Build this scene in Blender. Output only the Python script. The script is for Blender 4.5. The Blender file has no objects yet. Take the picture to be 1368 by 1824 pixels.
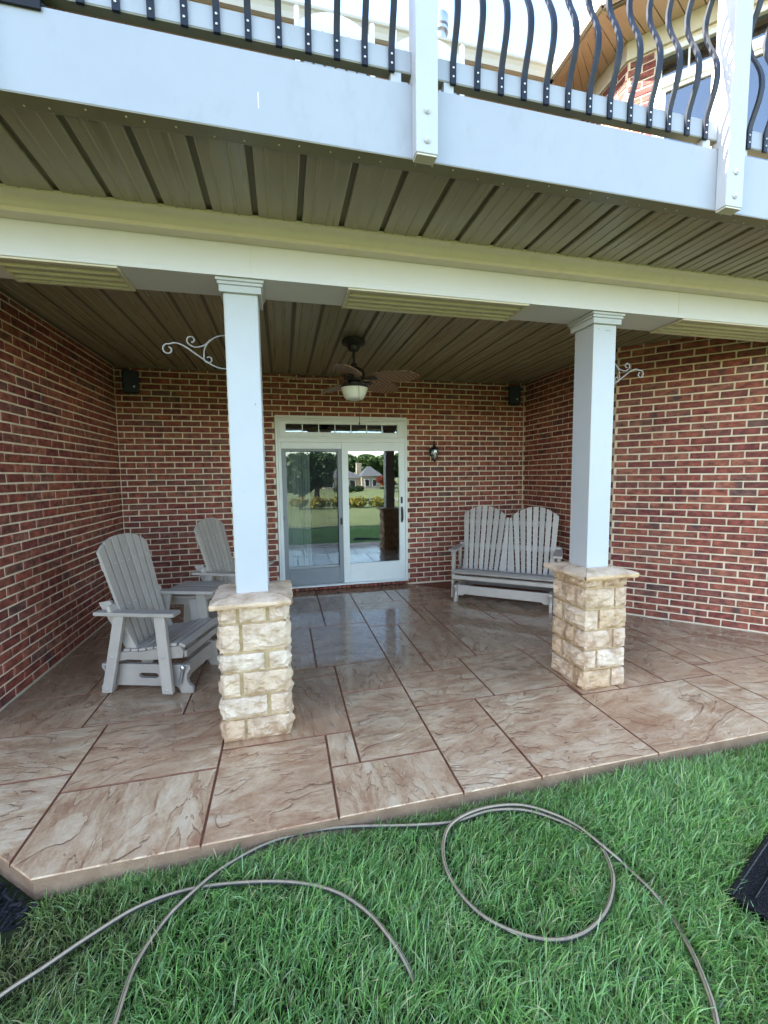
import bpy, bmesh, math, random
import numpy as np
from mathutils import Vector, Matrix
from mathutils.geometry import tessellate_polygon
R = math.radians
random.seed(7)
rng = np.random.default_rng(11)
scene = bpy.context.scene
col = scene.collection

# ------------------------------------------------------------------ camera
YAW, PITCH, ROLL = 0.2343, -0.0865, -0.012
CAM = Vector((0.0838, -5.8447, 1.5938))
FPX = 749.73
fw = Vector((math.sin(YAW) * math.cos(PITCH), math.cos(YAW) * math.cos(PITCH), math.sin(PITCH)))
rt = Vector((math.cos(YAW), -math.sin(YAW), 0)); up = rt.cross(fw)
rt, up = math.cos(ROLL) * rt + math.sin(ROLL) * up, -math.sin(ROLL) * rt + math.cos(ROLL) * up
cam = bpy.data.cameras.new('camera'); co = bpy.data.objects.new('camera', cam); col.objects.link(co)
cam.sensor_fit = 'VERTICAL'; cam.sensor_height = 36; cam.lens = FPX / 1824 * 36
cam.clip_start = 0.05; cam.clip_end = 1500
co.matrix_world = Matrix(((rt.x, up.x, -fw.x, CAM.x), (rt.y, up.y, -fw.y, CAM.y), (rt.z, up.z, -fw.z, CAM.z), (0, 0, 0, 1)))
scene.camera = co

# ------------------------------------------------------------------ world, sun, exposure
SUN_EL, SUN_AZ = R(33), (-0.993, 0.12)          # horizontal direction towards the sun
sdir = Vector((SUN_AZ[0] * math.cos(SUN_EL), SUN_AZ[1] * math.cos(SUN_EL), math.sin(SUN_EL))).normalized()
world = bpy.data.worlds.new('World'); scene.world = world; world.use_nodes = True
wn = world.node_tree.nodes; wl = world.node_tree.links
sky = wn.new('ShaderNodeTexSky'); sky.sky_type = 'NISHITA'; sky.sun_disc = False
sky.sun_elevation = SUN_EL; sky.sun_rotation = math.atan2(SUN_AZ[0], SUN_AZ[1])
sky.air_density = 1.0; sky.dust_density = .9; sky.ozone_density = 0.3
wl.new(sky.outputs[0], wn['Background'].inputs[0]); wn['Background'].inputs[1].default_value = 0.145
sun = bpy.data.lights.new('sun', 'SUN'); sun.energy = 5.0; sun.angle = R(0.55); sun.color = (1, 0.95, 0.87)
so = bpy.data.objects.new('sun', sun); col.objects.link(so); so.location = (-20, 10, 20)
so.rotation_euler = (-sdir).to_track_quat('-Z', 'Y').to_euler()
vs = scene.view_settings
vs.view_transform = 'Standard'; vs.look = 'None'; vs.gamma = 1; vs.use_curve_mapping = False
vs.exposure = 2.95
cy = scene.cycles
cy.use_denoising = True; cy.caustics_reflective = False; cy.caustics_refractive = False
cy.max_bounces = 12; cy.diffuse_bounces = 8; cy.glossy_bounces = 5; cy.transmission_bounces = 6; cy.transparent_max_bounces = 14

# ------------------------------------------------------------------ helpers
def tag(o, label=None, cat=None, group=None, kind=None):
    if label: o['label'] = label
    if cat: o['category'] = cat
    if group: o['group'] = group
    if kind: o['kind'] = kind
    return o
def thing(name, label, cat, loc=(0, 0, 0), rotz=0, group=None, kind=None):
    o = bpy.data.objects.new(name, None); col.objects.link(o); o.empty_display_size = .1
    o.location = loc; o.rotation_euler = (0, 0, rotz)
    return tag(o, label, cat, group, kind)
def link(name, me, parent=None, M=None):
    o = bpy.data.objects.new(name, me); col.objects.link(o)
    if parent: o.parent = parent
    if M is not None: o.matrix_local = M
    return o
def copy_tree(o, parent=None):
    c = o.copy(); col.objects.link(c); c.parent = parent
    for ch in list(o.children): copy_tree(ch, c)
    return c
class MB:
    def __init__(s): s.v = []; s.f = []
    def add(s, vs, fs, M=None):
        n = len(s.v)
        s.v += [tuple(M @ Vector(p)) for p in vs] if M is not None else [tuple(p) for p in vs]
        s.f += [tuple(i + n for i in f) for f in fs]
        return s
    def box(s, x0, x1, y0, y1, z0, z1, b=0, M=None):
        x0, x1 = min(x0, x1), max(x0, x1); y0, y1 = min(y0, y1), max(y0, y1); z0, z1 = min(z0, z1), max(z0, z1)
        if b <= 0:
            return s.add([(x, y, z) for z in (z0, z1) for y in (y0, y1) for x in (x0, x1)],
                         [(0, 2, 3, 1), (4, 5, 7, 6), (0, 1, 5, 4), (2, 6, 7, 3), (0, 4, 6, 2), (1, 3, 7, 5)], M)
        b = min(b, (x1 - x0) * .45, (y1 - y0) * .45, (z1 - z0) * .45)
        vs = []; idx = {}
        for i, sx in enumerate((-1, 1)):
            for j, sy in enumerate((-1, 1)):
                for k, sz in enumerate((-1, 1)):
                    X = (x0, x1)[i]; Y = (y0, y1)[j]; Z = (z0, z1)[k]
                    for a in range(3):
                        p = [X - sx * b, Y - sy * b, Z - sz * b]; p[a] = (X, Y, Z)[a]
                        idx[(i, j, k, a)] = len(vs); vs.append(p)
        fs = []
        for i in (0, 1):
            fs += [(idx[i, 0, 0, 0], idx[i, 1, 0, 0], idx[i, 1, 1, 0], idx[i, 0, 1, 0]),
                   (idx[0, i, 0, 1], idx[1, i, 0, 1], idx[1, i, 1, 1], idx[0, i, 1, 1]),
                   (idx[0, 0, i, 2], idx[1, 0, i, 2], idx[1, 1, i, 2], idx[0, 1, i, 2])]
            for j in (0, 1):
                fs += [(idx[i, j, 0, 0], idx[i, j, 1, 0], idx[i, j, 1, 1], idx[i, j, 0, 1]),
                       (idx[i, 0, j, 0], idx[i, 1, j, 0], idx[i, 1, j, 2], idx[i, 0, j, 2]),
                       (idx[0, i, j, 1], idx[1, i, j, 1], idx[1, i, j, 2], idx[0, i, j, 2])]
                for k in (0, 1): fs.append((idx[i, j, k, 0], idx[i, j, k, 1], idx[i, j, k, 2]))
        return s.add(vs, fs, M)
    def prism(s, poly, h0, h1, axis='y', M=None, hole=None):
        def P(p, h): return (p[0], h, p[1]) if axis == 'y' else (h, p[0], p[1]) if axis == 'x' else (p[0], p[1], h)
        n = len(poly)
        if hole is None:
            return s.add([P(p, h0) for p in poly] + [P(p, h1) for p in poly],
                         [tuple(range(n - 1, -1, -1)), tuple(range(n, 2 * n))] + [(i, (i + 1) % n, n + (i + 1) % n, n + i) for i in range(n)], M)
        m = len(hole); al = list(poly) + list(hole); N = n + m
        tri = tessellate_polygon([[Vector((p[0], p[1], 0)) for p in poly], [Vector((p[0], p[1], 0)) for p in hole]])
        fs = [tuple(t) for t in tri] + [tuple(N + i for i in reversed(t)) for t in tri]
        fs += [(i, (i + 1) % n, N + (i + 1) % n, N + i) for i in range(n)]
        fs += [(n + i, n + (i + 1) % m, N + n + (i + 1) % m, N + n + i) for i in range(m)]
        return s.add([P(p, h0) for p in al] + [P(p, h1) for p in al], fs, M)
    def tube(s, pts, r, n=8, M=None, caps=True):
        pts = [Vector(p) for p in pts]; k = len(pts)
        rs = r if isinstance(r, (list, tuple)) else [r] * k
        vs = []; fs = []; ref = None
        for i, p in enumerate(pts):
            t = (pts[min(i + 1, k - 1)] - pts[max(i - 1, 0)]).normalized()
            if ref is None:
                ref = t.cross(Vector((0, 0, 1)))
                if ref.length < 1e-3: ref = t.cross(Vector((0, 1, 0)))
            ref = (ref - t * ref.dot(t)).normalized(); b = t.cross(ref)
            for j in range(n):
                a = 2 * math.pi * j / n
                vs.append(p + (ref * math.cos(a) + b * math.sin(a)) * rs[i])
        for i in range(k - 1):
            for j in range(n):
                fs.append((i * n + j, i * n + (j + 1) % n, (i + 1) * n + (j + 1) % n, (i + 1) * n + j))
        if caps: fs += [tuple(range(n - 1, -1, -1)), tuple(range((k - 1) * n, k * n))]
        return s.add(vs, fs, M)
    def lathe(s, prof, n=24, M=None):
        vs = []; fs = []
        for r, z in prof:
            for j in range(n):
                a = 2 * math.pi * j / n; vs.append((r * math.cos(a), r * math.sin(a), z))
        for i in range(len(prof) - 1):
            for j in range(n): fs.append((i * n + j, i * n + (j + 1) % n, (i + 1) * n + (j + 1) % n, (i + 1) * n + j))
        fs += [tuple(range(n - 1, -1, -1)), tuple(range((len(prof) - 1) * n, len(prof) * n))]
        return s.add(vs, fs, M)
    def mesh(s, name, mat=None, smooth=False, recalc=True):
        me = bpy.data.meshes.new(name); me.from_pydata(s.v, [], s.f)
        if recalc:
            bm = bmesh.new(); bm.from_mesh(me); bmesh.ops.recalc_face_normals(bm, faces=bm.faces); bm.to_mesh(me); bm.free()
        if mat: me.materials.append(mat)
        if smooth:
            me.polygons.foreach_set('use_smooth', [True] * len(me.polygons)); me.set_sharp_from_angle(angle=R(38))
        me.update(); return me
    def build(s, name, mat, parent=None, smooth=False, bevel=0, M=None, seg=2):
        o = link(name, s.mesh(name, mat, smooth), parent, M)
        if bevel:
            m = o.modifiers.new('edge', 'BEVEL'); m.width = bevel; m.segments = seg; m.limit_method = 'ANGLE'; m.angle_limit = R(35)
        return o
def Tr(x, y, z): return Matrix.Translation((x, y, z))
def Rz(a): return Matrix.Rotation(a, 4, 'Z')
def Ry(a): return Matrix.Rotation(a, 4, 'Y')
def Rx(a): return Matrix.Rotation(a, 4, 'X')
def spline(pts, n=8):
    P = [Vector(p) for p in pts]; out = []
    for i in range(len(P) - 1):
        a, b, c, d = P[max(i - 1, 0)], P[i], P[i + 1], P[min(i + 2, len(P) - 1)]
        for k in range(n):
            t = k / n
            out.append(.5 * ((2 * b) + (c - a) * t + (2 * a - 5 * b + 4 * c - d) * t * t + (3 * b - a - 3 * c + d) * t ** 3))
    out.append(P[-1]); return out
def pix(x, y, z):
    d = fw + rt * ((x - 684) / FPX) - up * ((y - 912) / FPX)
    return CAM + d * ((z - CAM.z) / d.z)
def project(p):
    d = Vector(p) - CAM; z = d.dot(fw)
    if z < .05: return None
    return 684 + FPX * d.dot(rt) / z, 912 - FPX * d.dot(up) / z

# ------------------------------------------------------------------ materials
class NT:
    def __init__(s, name):
        s.m = bpy.data.materials.new(name); s.m.use_nodes = True
        s.n = s.m.node_tree.nodes; s.l = s.m.node_tree.links; s.p = s.n['Principled BSDF']; s.out = s.n['Material Output']
    def node(s, t, ins=None, **kw):
        n = s.n.new('ShaderNode' + t)
        for k, v in kw.items(): setattr(n, k, v)
        for k, v in (ins or {}).items(): s.set(n.inputs[k], v)
        return n
    def set(s, sock, v):
        if hasattr(v, 'is_output') or isinstance(v, bpy.types.NodeSocket): s.l.new(v, sock)
        elif isinstance(v, tuple) and len(v) == 3 and sock.type == 'RGBA': sock.default_value = (*v, 1)
        else: sock.default_value = v
    def math(s, op, a, b=0., c=0., clamp=False):
        n = s.node('Math', operation=op, use_clamp=clamp); s.set(n.inputs[0], a); s.set(n.inputs[1], b); s.set(n.inputs[2], c); return n.outputs[0]
    def mix(s, f, a, b, blend='MIX'):
        n = s.node('Mix', data_type='RGBA', blend_type=blend)
        s.set(n.inputs[0], f); s.set(n.inputs[6], a); s.set(n.inputs[7], b); return n.outputs[2]
    def noise(s, vec, scale, detail=4., rough=.55, dist=0.):
        n = s.node('TexNoise', {'Scale': scale, 'Detail': detail, 'Roughness': rough, 'Distortion': dist})
        if vec is not None: s.l.new(vec, n.inputs['Vector'])
        return n.outputs['Fac']
    def ramp(s, f, stops, interp='LINEAR'):
        n = s.node('ValToRGB'); n.color_ramp.interpolation = interp; e = n.color_ramp.elements
        while len(e) < len(stops): e.new(.5)
        for i, (p, c_) in enumerate(stops): e[i].position = p; e[i].color = (*c_, 1) if len(c_) == 3 else c_
        s.set(n.inputs[0], f); return n.outputs[0]
    def rng(s, f, a, b, c_=0., d=1.):
        n = s.node('MapRange'); n.clamp = True
        for i, v in enumerate((f, a, b, c_, d)): s.set(n.inputs[i], v)
        return n.outputs[0]
    def pos(s): return s.node('NewGeometry').outputs['Position']
    def obj(s): return s.node('TexCoord').outputs['Object']
    def rand(s):
        a = s.node('ObjectInfo').outputs['Random']; b = s.node('NewGeometry').outputs['Random Per Island']
        return s.math('FRACT', s.math('ADD', a, b))
    def map(s, v, scale=(1, 1, 1), rot=(0, 0, 0), loc=(0, 0, 0)):
        n = s.node('Mapping'); s.l.new(v, n.inputs[0]); s.set(n.inputs['Scale'], scale); s.set(n.inputs['Rotation'], rot); s.set(n.inputs['Location'], loc); return n.outputs[0]
    def bump(s, h, strength=.4, dist=.01, normal=None):
        n = s.node('Bump', {'Strength': strength, 'Distance': dist}); s.set(n.inputs['Height'], h)
        if normal is not None: s.l.new(normal, n.inputs['Normal'])
        s.l.new(n.outputs[0], s.p.inputs['Normal']); return n.outputs[0]
    def base(s, c_=None, rough=None, metal=None, spec=None):
        if c_ is not None: s.set(s.p.inputs['Base Color'], c_)
        if rough is not None: s.set(s.p.inputs['Roughness'], rough)
        if metal is not None: s.set(s.p.inputs['Metallic'], metal)
        if spec is not None: s.set(s.p.inputs['Specular IOR Level'], spec)
        return s.m
def paint(name, c_, rough=.5, var=.12, scale=6., bump=.05, bscale=120., spec=.5, metal=0., dirt=None):
    t = NT(name); p = t.pos()
    n1 = t.noise(p, scale, 5.); n2 = t.noise(p, scale * 9, 4.)
    k = t.math('ADD', t.math('MULTIPLY', n1, .65), t.math('MULTIPLY', n2, .35))
    lo = tuple(v * (1 - var) for v in c_); hi = tuple(min(1, v * (1 + var * .6)) for v in c_)
    cc = t.ramp(k, [(.3, lo), (.7, hi)])
    if dirt:
        m = t.rng(t.noise(t.map(p, (2.2, 2.2, 1.0)), 3.1, 7., .68), .57, .78, 0., .55); cc = t.mix(m, cc, dirt)
    t.base(cc, t.rng(n1, .3, .7, rough * .85, min(1, rough * 1.15)), metal, spec)
    if bump: t.bump(t.noise(p, bscale, 3.), bump, .004)
    return t.m

def brick_mat(name='brick'):
    t = NT(name); p = t.pos(); r = t.rand()
    c_ = t.ramp(r, [(0, (.165, .040, .030)), (.18, (.215, .060, .040)), (.34, (.140, .034, .030)), (.48, (.230, .072, .046)),
                    (.60, (.185, .052, .034)), (.72, (.240, .086, .056)), (.80, (.140, .040, .034)), (.92, (.185, .070, .050)), (.97, (.110, .052, .046)), (1, (.220, .064, .042))])
    n1 = t.noise(t.map(p, (1, 1, 1.6)), 14., 5., .6); n2 = t.noise(p, 75., 4., .65); n3 = t.noise(p, 5.5, 3.)
    c_ = t.mix(1., c_, t.ramp(n1, [(.28, (.40, .37, .37)), (.48, (1.08, 1.08, 1.06)), (.74, (2.1, 2.05, 1.9))]), 'MULTIPLY')
    c_ = t.mix(t.rng(n3, .60, .70, 0., .75), c_, (.050, .038, .044))
    c_ = t.mix(1., c_, t.ramp(t.noise(p, 1.1, 5., .6), [(.3, (.80, .80, .82)), (.7, (1.15, 1.15, 1.12))]), 'MULTIPLY')
    c_ = t.mix(t.rng(t.noise(p, 24., 7., .75), .62, .74, 0., .6), c_, (.55, .42, .34))
    t.base(c_, t.rng(n2, .3, .7, .62, .9), 0., .35)
    t.bump(t.math('ADD', n2, t.math('MULTIPLY', n1, 1.5)), .55, .004)
    return t.m
M_brick = brick_mat()
t = NT('mortar'); p = t.pos(); n = t.noise(p, 9., 5.); n2 = t.noise(p, 160., 4., .7)
t.base(t.mix(t.rng(n2, .35, .7), t.ramp(n, [(.3, (.68, .56, .40)), (.7, (.80, .69, .52))]), (.60, .49, .35)), .93, 0, .2); t.bump(n2, .6, .003); M_mortar = t.m
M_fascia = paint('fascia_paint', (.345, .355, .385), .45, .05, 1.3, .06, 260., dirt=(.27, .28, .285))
M_white = paint('white_paint', (.47, .475, .49), .42, .05, 1.3, .06, 260., dirt=(.44, .45, .44))
M_beam = paint('beam_white', (.66, .64, .675), .5, .05, 1.1, .05, 200., dirt=(.62, .61, .50))
M_cream = paint('cream_aluminium', (.64, .565, .45), .42, .07, 1.7, .02, 200., dirt=(.40, .37, .22))
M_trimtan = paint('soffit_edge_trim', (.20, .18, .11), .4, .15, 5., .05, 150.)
t = NT('perforated_vent'); p = t.pos(); vo_ = t.node('TexVoronoi', {'Scale': 130.}); t.l.new(p, vo_.inputs['Vector'])
t.base(t.mix(t.rng(vo_.outputs['Distance'], .2, .35), (.16, .14, .09), (.50, .45, .33)), .6); M_perf = t.m
def soffit_mat():
    t = NT('olive_metal_soffit'); p = t.pos()
    n1 = t.noise(t.map(p, (14, .25, 1)), 1.4, 2., .5); n2 = t.noise(p, 1.1, 2.)
    c_ = t.ramp(t.math('ADD', t.math('MULTIPLY', n1, .5), t.math('MULTIPLY', n2, .5)), [(.3, (.230, .198, .125)), (.7, (.310, .270, .180))])
    t.base(c_, t.rng(n1, .25, .75, .22, .42), 0., .6); return t.m
M_soffit = soffit_mat()
M_soffitdark = paint('soffit_recess', (.15, .13, .08), .6)
def slab_mat(name, joint=False):
    t = NT(name); o = t.obj(); p = t.pos(); oi = t.node('ObjectInfo').outputs['Random']
    off = t.node('CombineXYZ', {'X': t.math('MULTIPLY', oi, 37.), 'Y': t.math('MULTIPLY', oi, 91.), 'Z': t.math('MULTIPLY', oi, 13.)}).outputs[0]
    va = t.node('VectorMath', operation='ADD'); t.l.new(o, va.inputs[0]); t.l.new(off, va.inputs[1]); v = va.outputs[0]
    vs_ = t.map(v, (2.6, 1.0, 1.0))
    big = t.noise(vs_, 1.25, 4.5, .56, .8)
    st = t.math('MULTIPLY', big, 9.5); fr = t.math('FRACT', st)
    some = t.rng(t.noise(v, 1.9, 3.), .31, .45)
    edge = t.math('MULTIPLY', t.rng(fr, 0., .075, 1., 0.), some); halo = t.math('MULTIPLY', t.rng(fr, 0., .45, 1., 0.), some)
    step = t.math('ADD', t.math('FLOOR', st), t.rng(fr, 0., .10))
    wn_ = t.node('TexWhiteNoise', noise_dimensions='1D'); t.set(wn_.inputs['W'], t.math('ADD', t.math('FLOOR', st), t.math('MULTIPLY', oi, 50.)))
    mid = t.noise(t.map(v, (2.8, 1.0, 1.0)), 3.8, 9., .70, .5); fine = t.noise(v, 48., 5., .72); blot = t.noise(v, 1.0, 4., .6)
    tone = t.math('ADD', t.math('ADD', t.math('MULTIPLY', wn_.outputs[0], .06), t.math('MULTIPLY', mid, .72)), t.math('MULTIPLY', fine, .20))
    base = t.ramp(tone, [(.36, (.370, .190, .105)), (.45, (.520, .325, .185)), (.54, (.660, .465, .290)), (.66, (.760, .605, .415))])
    base = t.mix(t.rng(blot, .46, .68, 0., .46), base, (.420, .205, .105))
    base = t.mix(t.math('MULTIPLY', halo, .34), base, (.330, .150, .080))
    base = t.mix(t.math('MULTIPLY', edge, .58), base, (.150, .060, .034))
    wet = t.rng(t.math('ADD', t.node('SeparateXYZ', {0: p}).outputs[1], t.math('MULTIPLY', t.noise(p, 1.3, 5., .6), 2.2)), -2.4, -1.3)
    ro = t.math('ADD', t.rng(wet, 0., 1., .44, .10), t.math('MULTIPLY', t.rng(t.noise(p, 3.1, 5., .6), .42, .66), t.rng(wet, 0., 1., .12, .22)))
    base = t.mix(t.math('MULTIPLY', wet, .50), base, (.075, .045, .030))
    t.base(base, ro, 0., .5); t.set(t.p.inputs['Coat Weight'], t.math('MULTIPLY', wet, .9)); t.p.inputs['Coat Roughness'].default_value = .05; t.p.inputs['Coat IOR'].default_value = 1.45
    h = t.math('ADD', t.math('ADD', t.math('MULTIPLY', step, .95), t.math('MULTIPLY', mid, 1.6)), t.math('MULTIPLY', fine, .35))
    t.bump(h, .55, .013); return t.m
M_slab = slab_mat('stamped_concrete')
t = NT('concrete_joint'); p = t.pos(); n = t.noise(p, 12., 5.)
t.base(t.ramp(n, [(.3, (.185, .072, .040)), (.7, (.290, .130, .075))]), .75, 0, .25); M_joint = t.m
t = NT('concrete_edge'); p = t.pos(); n = t.noise(p, 5., 7., .65); n2 = t.noise(p, 60., 4.)
t.base(t.ramp(n, [(.3, (.185, .105, .062)), (.7, (.34, .215, .135))]), .65); t.bump(t.math('ADD', n, n2), .5, .01); M_edge = t.m
def stone_mat(name='sandstone', amp=.8, dist=.018):
    t = NT(name); p = t.pos(); r = t.rand()
    n1 = t.noise(p, 9., 6., .6); n2 = t.noise(p, 45., 6., .7)
    c_ = t.ramp(r, [(0, (.62, .43, .28)), (.3, (.72, .55, .40)), (.55, (.66, .48, .34)), (.8, (.74, .59, .45)), (1, (.58, .385, .22))])
    c_ = t.mix(1., c_, t.ramp(n1, [(.3, (.60, .50, .40)), (.52, (1, 1, 1)), (.75, (1.15, 1.16, 1.16))]), 'MULTIPLY')
    c_ = t.mix(t.rng(t.noise(p, 5., 5.), .58, .72, 0., .35), c_, (.56, .36, .18))
    vv_ = t.node('TexVoronoi', {'Scale': 26.}, feature='F1'); t.l.new(t.map(p, (1, 1, 1.5)), vv_.inputs['Vector']); chip = vv_.outputs['Distance']
    t.base(c_, .88, 0., .25); t.bump(t.math('ADD', t.math('ADD', t.math('MULTIPLY', n1, 1.6), n2), t.math('MULTIPLY', chip, .9)), amp, dist); return t.m
M_stone = stone_mat(); M_cap = stone_mat('cap_sandstone', .5, .008)
t = NT('pier_mortar'); p = t.pos(); n = t.noise(p, 14., 5.); n2 = t.noise(p, 150., 4., .7)
t.base(t.ramp(n, [(.3, (.38, .26, .13)), (.55, (.50, .37, .205)), (.75, (.60, .48, .30))]), .95, 0, .2); t.bump(n2, .7, .004); M_pmortar = t.m
def poly_mat():
    t = NT('grey_poly_lumber'); p = t.obj(); w = t.pos()
    n1 = t.noise(t.map(w, (3, 3, 3)), 3., 4.); n2 = t.noise(w, 210., 3., .6); r = t.rand()
    c_ = t.ramp(t.math('ADD', t.math('MULTIPLY', r, .45), t.math('MULTIPLY', n1, .55)), [(.2, (.300, .252, .215)), (.8, (.430, .368, .315))])
    t.base(c_, t.rng(n1, .3, .7, .38, .52), 0., .5); t.bump(n2, .25, .0015); return t.m
M_poly = poly_mat()
M_black = paint('black_iron', (.007, .007, .009), .5, .2, 20., .05, 300., spec=.25)
M_bal = paint('black_baluster', (.007, .009, .015), .42, .2, 12., .08, 220., spec=.3)
M_bronze = paint('dark_bronze', (.022, .018, .015), .45, .2, 20.)
M_steel = paint('galvanised', (.55, .55, .55), .32, .1, 20., 0, metal=1.)
M_screw = paint('screw_head', (.62, .62, .62), .4, .1, 60., 0, metal=.6)
M_scroll = paint('weathered_grey_iron', (.30, .28, .27), .55, .3, 40., .2, 200.)
M_vinyl = paint('white_vinyl', (.70, .70, .66), .38, .05, 3., .02, 200., dirt=(.58, .57, .50))
M_greyframe = paint('grey_screen_frame', (.22, .23, .235), .45, .08, 6.)
M_trim = paint('almond_trim', (.58, .53, .43), .5, .06, 3.)
M_eave = paint('tan_eave_soffit', (.42, .30, .19), .55, .12, 4.)
M_gutter = paint('cream_gutter', (.44, .40, .33), .4, .06, 2.)
M_deckw = paint('white_deck_furniture', (.80, .81, .83), .4, .04, 4.)
M_greyslat = paint('grey_deck_slat', (.30, .32, .36), .5, .1, 10.)
M_mulch = NT('black_mulch'); t = M_mulch; p = t.pos(); r = t.rand()
t.base(t.ramp(r, [(0, (.003, .003, .004)), (.7, (.007, .007, .009)), (1, (.018, .018, .022))]), .75); M_mulch = t.m
def glass_mat(name, refl, tint):
    t = NT(name); t.n.remove(t.p)
    tr = t.node('BsdfTransparent', {'Color': tint}); gl = t.node('BsdfGlossy', {'Color': (.96, .98, 1), 'Roughness': 0.0})
    lw = t.node('LayerWeight', {'Blend': .25}); f = t.math('ADD', t.math('MULTIPLY', lw.outputs['Fresnel'], .6), refl, clamp=True)
    wob = t.node('Bump', {'Strength': .05, 'Distance': .02}); t.l.new(t.noise(t.pos(), 1.6, 2.), wob.inputs['Height']); t.l.new(wob.outputs[0], gl.inputs['Normal'])
    mx = t.node('MixShader'); t.l.new(f, mx.inputs[0]); t.l.new(tr.outputs[0], mx.inputs[1]); t.l.new(gl.outputs[0], mx.inputs[2])
    t.l.new(mx.outputs[0], t.out.inputs[0]); return t.m
M_glass = glass_mat('window_glass', .20, (.62, .70, .70))
M_glassf = glass_mat('fixed_pane_glass', .17, (.92, .96, .95))
M_glass2 = glass_mat('upper_window_glass', .10, (.5, .58, .65))
t = NT('insect_screen'); t.n.remove(t.p)
tr = t.node('BsdfTransparent', {'Color': (1, 1, 1)}); df = t.node('BsdfDiffuse', {'Color': (.05, .055, .06)}); mx = t.node('MixShader', {0: .16})
t.l.new(tr.outputs[0], mx.inputs[1]); t.l.new(df.outputs[0], mx.inputs[2]); t.l.new(mx.outputs[0], t.out.inputs[0]); M_screen = t.m
M_blind = paint('pale_blind', (.85, .88, .86), .6, .06, 10.)
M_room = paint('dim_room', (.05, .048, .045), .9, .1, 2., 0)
M_bowl = paint('opal_glass', (.80, .79, .70), .28, .03, 4., 0)
t = NT('palm_leaf_wood'); o = t.obj(); w = t.node('TexWave', {'Scale': 9., 'Distortion': 2.5, 'Detail': 2.}); t.l.new(t.map(o, (1, .5, 1), (0, 0, .7)), w.inputs[0])
t.base(t.ramp(w.outputs['Fac'], [(.2, (.15, .075, .036)), (.8, (.36, .20, .105))]), .45); t.bump(w.outputs['Fac'], .5, .006); M_leafwood = t.m
M_lglass = glass_mat('lantern_glass', .12, (.75, .77, .75))
t = NT('hose_rubber'); o = t.node('TexCoord').outputs['UV']
at = t.node('Attribute', attribute_name='ang').outputs['Fac']; n = t.noise(t.pos(), 40., 4.)
c_ = t.ramp(at, [(0, (.040, .036, .034)), (.30, (.055, .048, .044)), (.30, (.32, .235, .145)), (.44, (.46, .345, .22)), (.48, (.14, .105, .075)), (.52, (.14, .105, .075)), (.56, (.44, .335, .215)), (.70, (.34, .25, .155)), (.68, (.055, .048, .044)), (1, (.040, .036, .034))])
t.base(t.mix(t.rng(n, .5, .7, 0., .45), c_, (.16, .13, .10)), .42, 0., .5); M_hose = t.m
t = NT('black_rubber_mat'); p = t.obj()
w = t.node('TexWave', {'Scale': 26., 'Distortion': 14., 'Detail': 1., 'Detail Scale': 2.2}); t.l.new(p, w.inputs[0])
t.base((.005, .005, .007), t.rng(w.outputs['Fac'], .3, .7, .55, .85), 0, .25); t.bump(w.outputs['Fac'], .9, .006); M_mat = t.m
def grass_mat():
    t = NT('grass_blades'); r = t.node('NewGeometry').outputs['Random Per Island']; p = t.pos()
    a = t.node('Attribute', attribute_name='tip').outputs['Fac']; dr = t.node('Attribute', attribute_name='dry').outputs['Fac']
    c_ = t.ramp(r, [(0, (.075, .190, .032)), (.2, (.150, .345, .055)), (.45, (.245, .510, .095)), (.66, (.345, .620, .110)), (.83, (.430, .690, .280)), (.90, (.47, .62, .17)), (.94, (.66, .58, .25)), (1, (.74, .66, .38))])
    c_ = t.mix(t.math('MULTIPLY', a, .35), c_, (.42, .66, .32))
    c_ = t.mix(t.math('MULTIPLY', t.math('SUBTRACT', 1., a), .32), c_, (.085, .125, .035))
    c_ = t.mix(dr, c_, t.ramp(r, [(0, (.15, .20, .06)), (.55, (.25, .28, .09)), (1, (.48, .40, .20))]))
    t.base(c_, .30, 0., .8)
    tl = t.node('BsdfTranslucent'); t.l.new(c_, tl.inputs[0]); mx = t.node('MixShader', {0: .38})
    t.l.new(t.p.outputs[0], mx.inputs[1]); t.l.new(tl.outputs[0], mx.inputs[2]); t.l.new(mx.outputs[0], t.out.inputs[0]); return t.m
M_grass = grass_mat()
t = NT('lawn_ground'); p = t.pos(); n = t.noise(p, .35, 6., .65); n2 = t.noise(p, 30., 5., .7); sx = t.node('SeparateXYZ', {0: p}).outputs[1]
near = t.rng(sx, -9., -6.2)
c_ = t.ramp(t.math('ADD', t.math('MULTIPLY', n, .5), t.math('MULTIPLY', n2, .5)), [(.32, (.085, .105, .040)), (.5, (.130, .155, .062)), (.7, (.185, .195, .095))])
t.base(t.mix(near, c_, t.ramp(n2, [(.3, (.020, .026, .010)), (.7, (.045, .055, .020))])), .9, 0, .2); t.bump(n2, .8, .05); M_lawn = t.m
def leaf_mat(name, lo, hi):
    t = NT(name); r = t.node('NewGeometry').outputs['Random Per Island']
    c_ = t.ramp(r, [(0, lo), (1, hi)]); t.base(c_, .6, 0., .3)
    tl = t.node('BsdfTranslucent'); t.l.new(c_, tl.inputs[0]); mx = t.node('MixShader', {0: .25})
    t.l.new(t.p.outputs[0], mx.inputs[1]); t.l.new(tl.outputs[0], mx.inputs[2]); t.l.new(mx.outputs[0], t.out.inputs[0]); return t.m
M_leaf = leaf_mat('leaf_green', (.030, .065, .018), (.095, .150, .040))
M_leafd = leaf_mat('leaf_dark', (.018, .042, .016), (.055, .095, .030))
M_maple = leaf_mat('leaf_maple', (.10, .018, .012), (.26, .06, .03))
M_yellow = leaf_mat('flower_yellow', (.17, .14, .02), (.40, .32, .04))
M_bark = paint('bark', (.085, .062, .045), .9, .3, 8., .5, 30.)
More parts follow.
